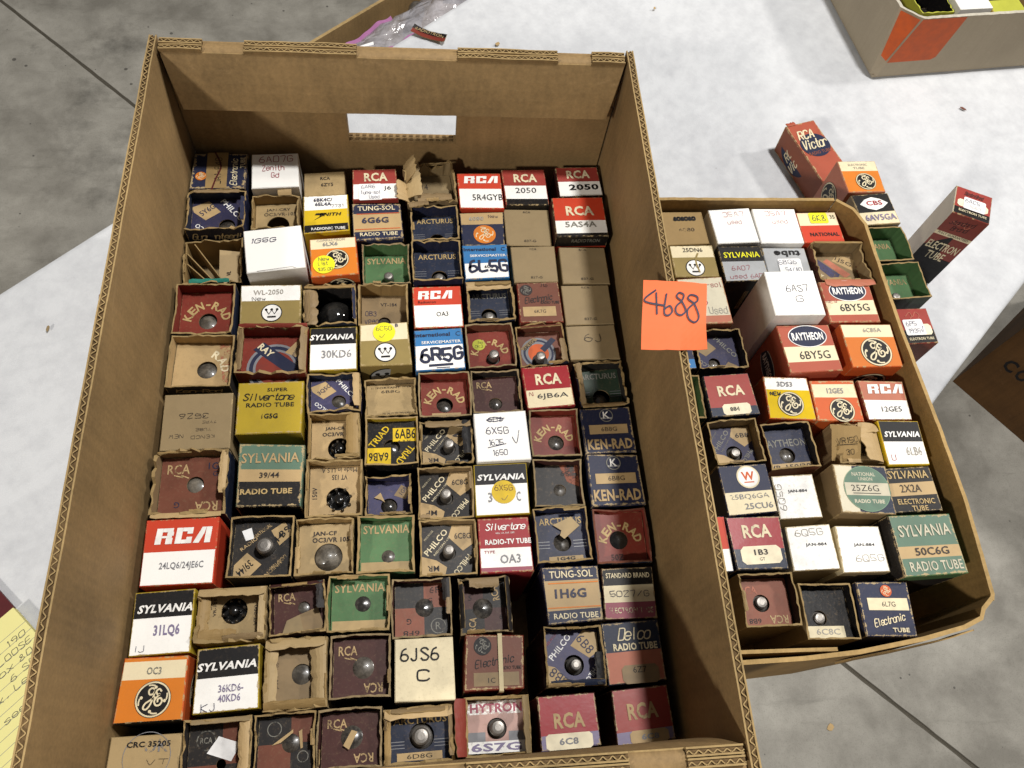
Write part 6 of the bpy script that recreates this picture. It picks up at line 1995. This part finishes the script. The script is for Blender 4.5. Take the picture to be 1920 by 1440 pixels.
# ================================================================ the beige carton further along the table
def beige():
    c = un(1632, 148, 0)
    e = (un(1920, 125, 0) - c)
    e.z = 0
    e.normalize()
    g = Vector((-e.y, e.x, 0))
    a = math.atan2(e.y, e.x)
    root = empty('beige_carton', (c.x, c.y, .0005), a)
    tag(root, 'grey-beige carton with orange printed patches on the tablecloth', 'carton')
    BM = kraft_board('grey_beige_board', 'b8aa92', .8, .15)
    BE = kraft_board('grey_beige_edge', 'd3ccbb', .9, .4)
    W, D, H = .34, .27, .094
    ch = .020
    hi = [(W, 0.0), (ch, 0.0), (0.0, ch), (0.0, D)][::-1]
    lo = [(W, 0.0), (.002, 0.0), (0.0, .002), (0.0, D)][::-1]
    th = .0045
    hi2 = [(x + th, y + th) for x, y in hi]
    mb = MB()
    path_wall(mb, hi2, .004, H, th, BM, BE, .0008, 9, [(x + th, y + th) for x, y in lo])
    mb.build('wall', root)
    mb = MB()
    path_wall(mb, [(W, th), (W, D), (th, D)], .004, H, th, BM, BE, .0008, 10)
    mb.build('wall', root)
    mb = MB()
    mb.box(.002, .002, 0, W, D, .004, BM)
    mb.build('bottom_panel', root)
    f = Face(root, (W / 2, 0, H / 2), (1, 0, 0), (0, 0, 1), W, H)
    fx = lambda x: x / W - .5
    f.poly([(fx(.0222), .492), (fx(.086), .492), (fx(.080), -.18), (fx(.074), -.22), (fx(.0092), -.22)], 'OD', fade=0.0, lift=.0004)
    f.poly([(fx(.215), .492), (fx(.30), .492), (fx(.30), .12), (fx(.212), .12)], 'OD', fade=0.0, lift=.0004)
    f.finish()
    # the patch wraps round the folded corner: a strip on the corner facet itself
    mb = MB()
    om = ink('OD', 0.0)

    def onfacet(s, t):       # s across the facet (0 left, 1 right), t 0 bottom 1 top
        p = Vector((0, .002, .004)).lerp(Vector((0, ch, H)), t)
        q = Vector((.002, 0, .004)).lerp(Vector((ch, 0, H)), t)
        return p.lerp(q, s) + Vector((-.0004, -.0004, .0001))
    mb.face([onfacet(.05, .32), onfacet(.95, .28), onfacet(.97, .985), onfacet(.0, .985)], om)
    mb.build('printed_panel', root)

    # what shows inside it
    def inb(name, x, y, w, d, z, label, cat='tube box', **kw):
        p = root.matrix_basis @ Vector((x, y, .0045))
        r = empty(name, (p.x, p.y, p.z), a + kw.get('da', 0))
        tag(r, label, cat, GROUPS['3'])
        s = dict(w=w, d=d, h=z, **kw)
        rr = random.Random(int(x * 1000))
        if 'bands' in s:
            closed_carton(r, s, rr)
        else:
            open_carton(r, s, rr)
        return r
    inb('tube_box', .050, .034, .046, .046, .088, 'yellow open box at the corner of the beige carton', inn='BK', side='CHART', rim='CHART', rag=.0006, recess=.03, panel='BK', hole=(0, 0, .05))
    inb('tube_box', .104, .034, .048, .046, .091, 'white closed box in the beige carton', bands=[(.35, 'BK'), (.65, 'W')], side='W', front=[(.4, 'W'), (.6, 'GY')], wear=.2, draw=lambda t, fr, *k: t.text('GP', .1, .34, .3, .14, 'W', 'b'))
    inb('tube_box', .160, .036, .048, .048, .082, 'yellow-green closed box in the beige carton', bands=[(.55, 'BK'), (.45, 'CHART')], side='YS', wear=.3, draw=lambda t, fr, *k: fr.text('VINVATAS', .0, .42, .8, .08, 'BK', 'B'))
    inb('tube_box', .218, .038, .05, .05, .084, 'crumpled tan closed box in the beige carton', bands=[(1, 'T')], side='T', wear=.3)
    inb('tube_box', .050, .085, .046, .046, .086, 'cream closed box behind yellow open box', bands=[(1, 'C')], side='C', wear=.3)
    inb('tube_box', .104, .087, .048, .046, .086, 'navy closed box behind white box', bands=[(.5, 'NV'), (.5, 'C')], side='NV', wear=.3)
    inb('tube_box', .160, .090, .048, .048, .084, 'red closed box behind yellow-green box', bands=[(.5, 'R'), (.5, 'W')], side='R', wear=.3)


beige()

# ================================================================ cartons on the floor
def floor_carton():
    c = un(1786, 715, -.74)
    q = un(1920, 830, -.74)
    e = (q - c)
    e.z = 0
    e.normalize()
    root = empty('floor_carton', (c.x, c.y, -.74 + .0005), math.atan2(e.y, e.x))
    tag(root, 'dark brown closed carton with black lettering on the floor', 'carton')
    m = kraft_board('dark_kraft_carton', '6b4a26', .8)
    W, D, H = .46, .34, .36
    mb = MB()
    mb.box(0, 0, 0, W, D, H, m)
    mb.build('carton', root)
    for k in range(2):
        mb = MB()
        mb.box(.001, .001 + k * (D / 2), H + .0005, W - .001, D / 2 - .0015 + k * (D / 2), H + .0045, m)
        mb.build('lid_flap', root)
    f = Face(root, (W / 2, 0, H / 2), (1, 0, 0), (0, 0, 1), W, H)
    for i, ch in enumerate('CONT'):
        f.text(ch, (.044 + .029 * i) / W - .5, .140 / H - .5, .023 / W, .036 / H, 'BK', 'B', fade=.25, lift=.0006)
    f.finish()


floor_carton()


def bag_carton():
    z = -.15
    a0, a1 = un(600, 75, z), un(715, 0, z)
    e = (a1 - a0)
    e.z = 0
    e = E1.copy()
    n = E2.copy()       # away from the table
    p = un(648, 44, z)
    L, Wd = .50, p.dot(n) - wA - .03
    # rim line through p, its near end just where the bag spills over it
    near = p - e * .10
    root = empty('open_carton', (near.x, near.y, -.74 + .0005), TA)
    tag(root, 'open brown carton on the floor beside the table, bag inside', 'carton')
    H = .74 + z
    mb = MB()
    th = .005
    path_wall(mb, [(L, 0), (0, 0)], 0.006, H, th, KR, KR_EDGE, .0006, 21)
    mb.build('wall', root)
    mb = MB()
    path_wall(mb, [(0, -.002), (0, -Wd)], 0.006, H, th, KR, KR_EDGE, .0006, 22)
    mb.build('wall', root)
    mb = MB()
    path_wall(mb, [(0, -Wd - .002), (L, -Wd - .002)], 0.006, H - .01, th, KR, KR_EDGE, .0006, 23)
    mb.build('wall', root)
    mb = MB()
    path_wall(mb, [(L + .002, -Wd), (L + .002, 0)], 0.006, H, th, KR, KR_EDGE, .0006, 24)
    mb.build('wall', root)
    mb = MB()
    mb.box(-.004, -Wd - .004, 0, L + .004, .004, .005, KR)
    mb.build('bottom_panel', root)
    # filler tubes so that the bag rests on something
    W2 = Wd
    # plastic bag
    pl = bpy.data.materials.new('clear_plastic_film')
    nt, nd, lk, bs = nodes_of(pl)
    tr = N(nt, 'ShaderNodeBsdfTransparent')
    tr.inputs[0].default_value = (.93, .92, .95, 1)
    gl = N(nt, 'ShaderNodeBsdfGlossy')
    gl.inputs['Roughness'].default_value = .18
    df = N(nt, 'ShaderNodeBsdfDiffuse')
    df.inputs[0].default_value = (.85, .82, .88, 1)
    fr = N(nt, 'ShaderNodeLayerWeight', i_Blend=.35)
    tc = N(nt, 'ShaderNodeTexCoord')
    ns = N(nt, 'ShaderNodeTexNoise', i_Scale=28.0, i_Detail=6.0, i_Roughness=.6)
    lk.new(tc.outputs['Object'], ns.inputs['Vector'])
    vo = N(nt, 'ShaderNodeTexVoronoi', i_Scale=34.0, feature='DISTANCE_TO_EDGE')
    wv = N(nt, 'ShaderNodeVectorMath', operation='ADD')
    lk.new(tc.outputs['Object'], wv.inputs[0])
    wn = N(nt, 'ShaderNodeTexNoise', i_Scale=12.0, i_Detail=3.0)
    lk.new(tc.outputs['Object'], wn.inputs['Vector'])
    wsc = N(nt, 'ShaderNodeVectorMath', operation='SCALE')
    lk.new(wn.outputs['Color'], wsc.inputs[0])
    wsc.inputs['Scale'].default_value = .08
    lk.new(wsc.outputs[0], wv.inputs[1])
    lk.new(wv.outputs[0], vo.inputs['Vector'])
    bp = N(nt, 'ShaderNodeBump', i_Strength=1.0, i_Distance=.012)
    lk.new(math_(nt, 'ADD', vo.outputs['Distance'], math_(nt, 'MULTIPLY', ns.outputs[0], .5)), bp.inputs['Height'])
    lk.new(bp.outputs[0], gl.inputs['Normal'])
    lk.new(bp.outputs[0], df.inputs['Normal'])
    m1 = N(nt, 'ShaderNodeMixShader')
    lk.new(math_(nt, 'MULTIPLY', math_(nt, 'SUBTRACT', ns.outputs[0], .10), 1.0, True), m1.inputs[0])
    lk.new(tr.outputs[0], m1.inputs[1])
    lk.new(df.outputs[0], m1.inputs[2])
    m2 = N(nt, 'ShaderNodeMixShader')
    lk.new(math_(nt, 'ADD', math_(nt, 'MULTIPLY', fr.outputs['Facing'], .4), .20), m2.inputs[0])
    lk.new(m1.outputs[0], m2.inputs[1])
    lk.new(gl.outputs[0], m2.inputs[2])
    lk.new(m2.outputs[0], nd['Material Output'].inputs['Surface'])
    bag = empty('plastic_bag', (near.x, near.y, z), TA)
    tag(bag, 'clear zip bag with magenta seal spilling over the open carton', 'plastic bag')
    nx, ny = 46, 30
    bx0, bx1 = -.155, .34
    by0, by1 = -Wd + .006, -.034

    def bp_(s, t):
        x = bx0 + (bx1 - bx0) * s
        # the mouth end narrows and sags past the carton's near end
        y1 = by1 + (.05 * max(0, min(1, (.03 - x) / .05))) - .35 * max(0, -.02 - x)
        y0 = by0
        y = y0 + (y1 - y0) * t
        zz = -.012 + .034 * math.sin(math.pi * min(1, max(0, t))) ** .5 - (.0 if x > .02 else (.02 - x) * .22)
        zz += .013 * noise.noise(Vector((x * 16, y * 16, 3))) + .006 * noise.noise(Vector((x * 48, y * 40, 8)))
        return Vector((x, y, zz))
    grid = [[bp_(i / nx, j / ny) for j in range(ny + 1)] for i in range(nx + 1)]
    vs = [p for r in grid for p in r]
    fs = [(i * (ny + 1) + j, (i + 1) * (ny + 1) + j, (i + 1) * (ny + 1) + j + 1, i * (ny + 1) + j + 1) for i in range(nx) for j in range(ny)]
    mb = MB()
    mb.mesh(vs, fs, pl)
    mb.build('film', bag, True)
    sm = simple('magenta_seal', 'b478a8', .35)
    for (s0, t0, s1, t1, w, bend) in ((.03, .96, .62, .50, .0028, .22), (.40, .95, .64, .97, .005, -.02)):
        mb = MB()
        k = 40
        for q in range(k):
            pts = []
            for qq in (q, q + 1):
                f = qq / k
                s_ = s0 + (s1 - s0) * f
                t_ = t0 + (t1 - t0) * f - bend * math.sin(math.pi * f) * .6
                p = bp_(s_, t_)
                pts.append((p + Vector((-.4, -1, 0)).normalized() * w + Vector((0, 0, .0025)), p + Vector((.4, 1, 0)).normalized() * w + Vector((0, 0, .0025))))
            mb.face([pts[0][0], pts[1][0], pts[1][1], pts[0][1]], sm)
        mb.build('zip_seal', bag, True, True)
    # white paper slip inside the bag
    mb = MB()
    wp = un(664, 92, z + .012)
    A = [un(622, 104, z + .015), un(700, 78, z + .022), un(704, 104, z + .022), un(640, 128, z + .015)]
    base = Vector((near.x, near.y, z))
    Ri = Matrix.Rotation(-TA, 3, 'Z')
    g = [[A[0].lerp(A[1], j / 4), A[0].lerp(A[1], j / 4).lerp(A[3].lerp(A[2], j / 4), .5), A[3].lerp(A[2], j / 4)] for j in range(5)]
    ps = empty('paper_slip', base)
    sheet(mb, [[p - base for p in r] for r in g], .0004, paper('ST', .7, 0, .05))
    bpy.data.objects.remove(ps)
    o = mb.build('paper_slip')
    o.location = base
    tag(o, 'white paper slip inside the clear zip bag', 'paper')
    # dark tubes inside the bag
    for i, (x, y, r_) in enumerate(((.06, -.06, .4), (.13, -.09, 1.2), (.20, -.05, 2.2), (.16, -.14, .1), (.25, -.11, 1.7), (.09, -.13, 2.8), (.30, -.07, .8))):
        if -y > Wd - .02:
            continue
        t = empty('vacuum_tube', Vector((near.x, near.y, z - .010)) + Matrix.Rotation(TA, 3, 'Z') @ Vector((x, y, 0)), r_ + TA)
        t.rotation_euler = (math.pi / 2, 0, r_ + TA)
        tag(t, 'loose dark glass tube inside the clear zip bag', 'vacuum tube', 'loose tubes in the zip bag')
        b = MB()
        r = .013
        lathe(b, [(.011, -.018), (r, -.006), (r, .018)] + [(r * math.cos(math.pi / 2 * k / 6) if k < 6 else 0, .018 + r * math.sin(math.pi / 2 * k / 6)) for k in range(1, 7)], GLASS, 18)
        b.build('bulb', t, True)
        b = MB()
        lathe(b, [(0, -.040), (.0125, -.040), (.0125, -.016), (0, -.016)], BAKELITE, 16)
        b.build('base', t)


bag_carton()

# ================================================================ note, pad and scraps
def sticky_note():
    z = HR + .002
    A = [un(1207, 523, z), un(1326, 531, z), un(1323, 660, z), un(1203, 653, z)]
    c = sum(A, Vector()) / 4
    m = simple('orange_note_paper', 'ff7c48', .65, 0, .3, .05, 120, .06)
    n = 10
    rr = random.Random(4)
    g = []
    for i in range(n + 1):
        row = []
        for j in range(n + 1):
            p = A[0].lerp(A[1], j / n).lerp(A[3].lerp(A[2], j / n), i / n)
            dx = p.x - (HW + .003)
            p.z = HR + .0016 - (abs(dx) ** 1.5) * (.10 if dx > 0 else .28) + .0005 * math.sin(i * .7) + .006 * max(0, j / n - .6) * max(0, i / n - .55) * 4
            if i in (0, n):
                p.y += rr.uniform(-.0004, .0004)
            row.append(p - c)
        g.append(row)
    mb = MB()
    sheet(mb, g[::-1], .0003, m)
    o = mb.build('sticky_note', None, False)
    o.location = c
    tag(o, 'bright orange note numbered in purple pen on the tray rim', 'note')
    # the writing follows the sheet
    u = (A[1] - A[0] + A[2] - A[3]) / 2
    v = (A[0] - A[3] + A[1] - A[2]) / 2
    mb = MB()
    ik = ink('LIN', 0.0)
    k = 0

    def pt(a, b):
        p = A[0].lerp(A[1], a).lerp(A[3].lerp(A[2], a), 1 - b)
        dx = p.x - (HW + .003)
        p.z = HR + .0016 - (abs(dx) ** 1.5) * (.10 if dx > 0 else .28) + .0005 * math.sin((1 - b) * n * .7) + .006 * max(0, a - .6) * max(0, (1 - b) - .55) * 4 + .0009
        return p - c
    strokes = [[(.19, .84), (.02, .68), (.34, .62)], [(.20, .80), (.225, .50)],
               [(.36, .79), (.335, .60), (.345, .50), (.41, .49), (.46, .55), (.42, .62), (.345, .58)],
               [(.60, .70), (.52, .76), (.56, .82), (.63, .79), (.60, .70), (.52, .62), (.52, .53), (.60, .50), (.67, .57), (.60, .70)],
               [(.80, .68), (.70, .74), (.74, .80), (.84, .78), (.85, .72), (.80, .68), (.70, .58), (.72, .46), (.82, .41), (.88, .50), (.80, .68)]]
    for st in strokes:
        st = smooth_line(st, 6)
        rv, rf = ribbon(st, .0125)
        k += 1
        mb.mesh([pt(x, y) + Vector((0, 0, 2e-5 * k)) for x, y in rv], rf, ik)
    mb.build('lettering', o)


sticky_note()


def pad():
    z = .009
    c = un(24, 1139, z)
    r = un(71, 1192, z) - c
    l = un(0, 1155, z) - c
    r.z = 0
    r.normalize()
    lx = Vector((r.y, -r.x, 0))
    if lx.dot(l) < 0:
        lx = -lx
    W, L = .127, .150
    # local x = writing direction (towards the corner), local y = up the page
    ex, ey = -lx, -r
    a = math.atan2(ex.y, ex.x)
    cc = c + lx * W / 2 + r * L / 2
    root = empty('writing_pad', (cc.x, cc.y, .0006), a)
    tag(root, 'yellow lined writing pad with pencilled notes', 'writing pad')
    mb = MB()
    m = simple('yellow_pad_paper', 'f8f0a4', .8, 0, .2, 0, 40, .04)
    mb.box(-W / 2, -L / 2, 0, W / 2, L / 2, z - .001, m)
    mb.build('pages', root)
    mb = MB()
    mb.box(-W / 2 - .0006, L / 2 - .004, -.0001, W / 2 + .0006, L / 2 + .0008, z - .0006, simple('pad_binding', 'b9b08a', .7))
    f = Face(root, (0, 0, z - .001), (1, 0, 0), (0, 1, 0), W, L)
    ys = [.5 - (.017 + .0082 * i) / L for i in range(16)]
    for y in ys:
        f.rect(-.5, y - .0012, .5, y + .0012, 'GREY', fade=.35, part='ruled_line', lift=.00008)
    rows = ['50, 29, 190', 'LOOSE', 'box 80.', '6 SR4', 'in box, LeaKy', 'list', 'see V16 D', 'her', 'tubes be', '2 boxes']
    for i, s in enumerate(rows):
        wdt = min(.92, .043 * len(s) + .02)
        f.text(s, .46 - wdt / 2, ys[i + 1] + .012, wdt, .036, 'LIN', 'hji', lw=.075, fade=.2)
    f.finish()
    # dark red folder peeping out beyond the pad
    c2 = un(18, 1131, .0045)
    k2 = c2 + lx * .07 + r * .03
    o = MB()
    o.box(-.07, -.03, 0, .07, .03, .0040, simple('dark_red_cover', '5a1b1e', .45))
    # it lies beside the pad's top edge, touching it
    o = MB()
    o.box(-.085, 0, 0, .004, .050, .0036, simple('dark_red_cover', '5a1b1e', .45))
    n_ = o.build('notebook')
    q = c + ey * .0012 - Vector((0, 0, 0))
    q = un(18, 1131, .004) - ey * .006
    n_.location = (c.x + ey.x * .0016 - ex.x * .004, c.y + ey.y * .0016 - ex.y * .004, .0006)
    n_.rotation_euler = (0, 0, a)
    tag(n_, 'dark red notebook lying against the yellow pad', 'notebook')


pad()


def scraps():
    # torn label strip
    P = [un(776, 49, .002), un(838, 69, .002), un(829, 82, .002), un(774, 62, .002)]
    c = sum(P, Vector()) / 4
    root = empty('torn_label', (c.x, c.y, .0004), math.atan2((P[1] - P[0]).y, (P[1] - P[0]).x))
    tag(root, 'torn red and black printed strip on the tablecloth', 'paper scrap')
    W, D = (P[1] - P[0]).length, (P[0] - P[3]).length
    rr = random.Random(9)
    for k, (a, b, col) in enumerate(((-.5, .02, 'RK'), (.02, .5, 'BK'))):
        mb = MB()
        g = [[(W * (j / 8 - .5) + rr.uniform(-.0006, .0006) * (j in (0, 8)), D * (a + (b - a) * i / 3) + (rr.uniform(-.0005, .0005) if (i == 0) == (k == 0) and i in (0, 3) else 0), .0012 + .0035 * (j / 8 - .5) ** 2 * 4 + .001 * i * k / 3) for j in range(9)] for i in range(4)]
        sheet(mb, g, .0007, paper(col, .5, 0), paper('T', .8, 0), paper('BOARD', .8, 0))
        mb.build('printed_band', root)
    f = Face(root, (0, 0, .0028), (1, 0, 0), (0, 1, 0), W, D)
    f.text('RADIOTRON', .0, .12, .84, .42, 'T', 'n', lift=.0016)
    f.finish()
    rr = random.Random(12)
    for i, (u, v, z, r, col, lb) in enumerate(((933, 83, .0006, .0042, 'T', 'small tan paper scrap beyond the tray end'), (1805, 204, .0006, .005, 'BR', 'brown splinter of paper near the beige carton'),
                                              (1557, 1364, -.7394, .008, 'T', 'tan paper chip on the concrete floor'), (189, 554, .0006, .0028, 'BR', 'tiny rust flake on the cloth beside the tray'),
                                              (90, 616, .0006, .004, 'KD', 'tiny tan flake on the cloth'), (1227, 16, .0006, .0025, 'T', 'pale crumb of paper on the cloth'))):
        p = un(u, v, z)
        mb = MB()
        k = 7
        el = .45 if i in (1, 4) else .75
        ring = [Vector((r * math.cos(6.283 * j / k) * rr.uniform(.7, 1.1), r * el * math.sin(6.283 * j / k) * rr.uniform(.7, 1.1), .0006 + rr.uniform(0, .0008))) for j in range(k)]
        lo = [q - Vector((0, 0, .0006)) for q in ring]
        m = paper(col, .8, 0)
        mb.face(ring, m)
        mb.face(lo[::-1], m)
        for j in range(k):
            mb.face([lo[j], lo[(j + 1) % k], ring[(j + 1) % k], ring[j]], m)
        o = mb.build('paper_scrap')
        o.location = p
        o.rotation_euler = (0, 0, rr.uniform(0, 3) if i != 1 else -.6)
        tag(o, lb, 'paper scrap')


scraps()
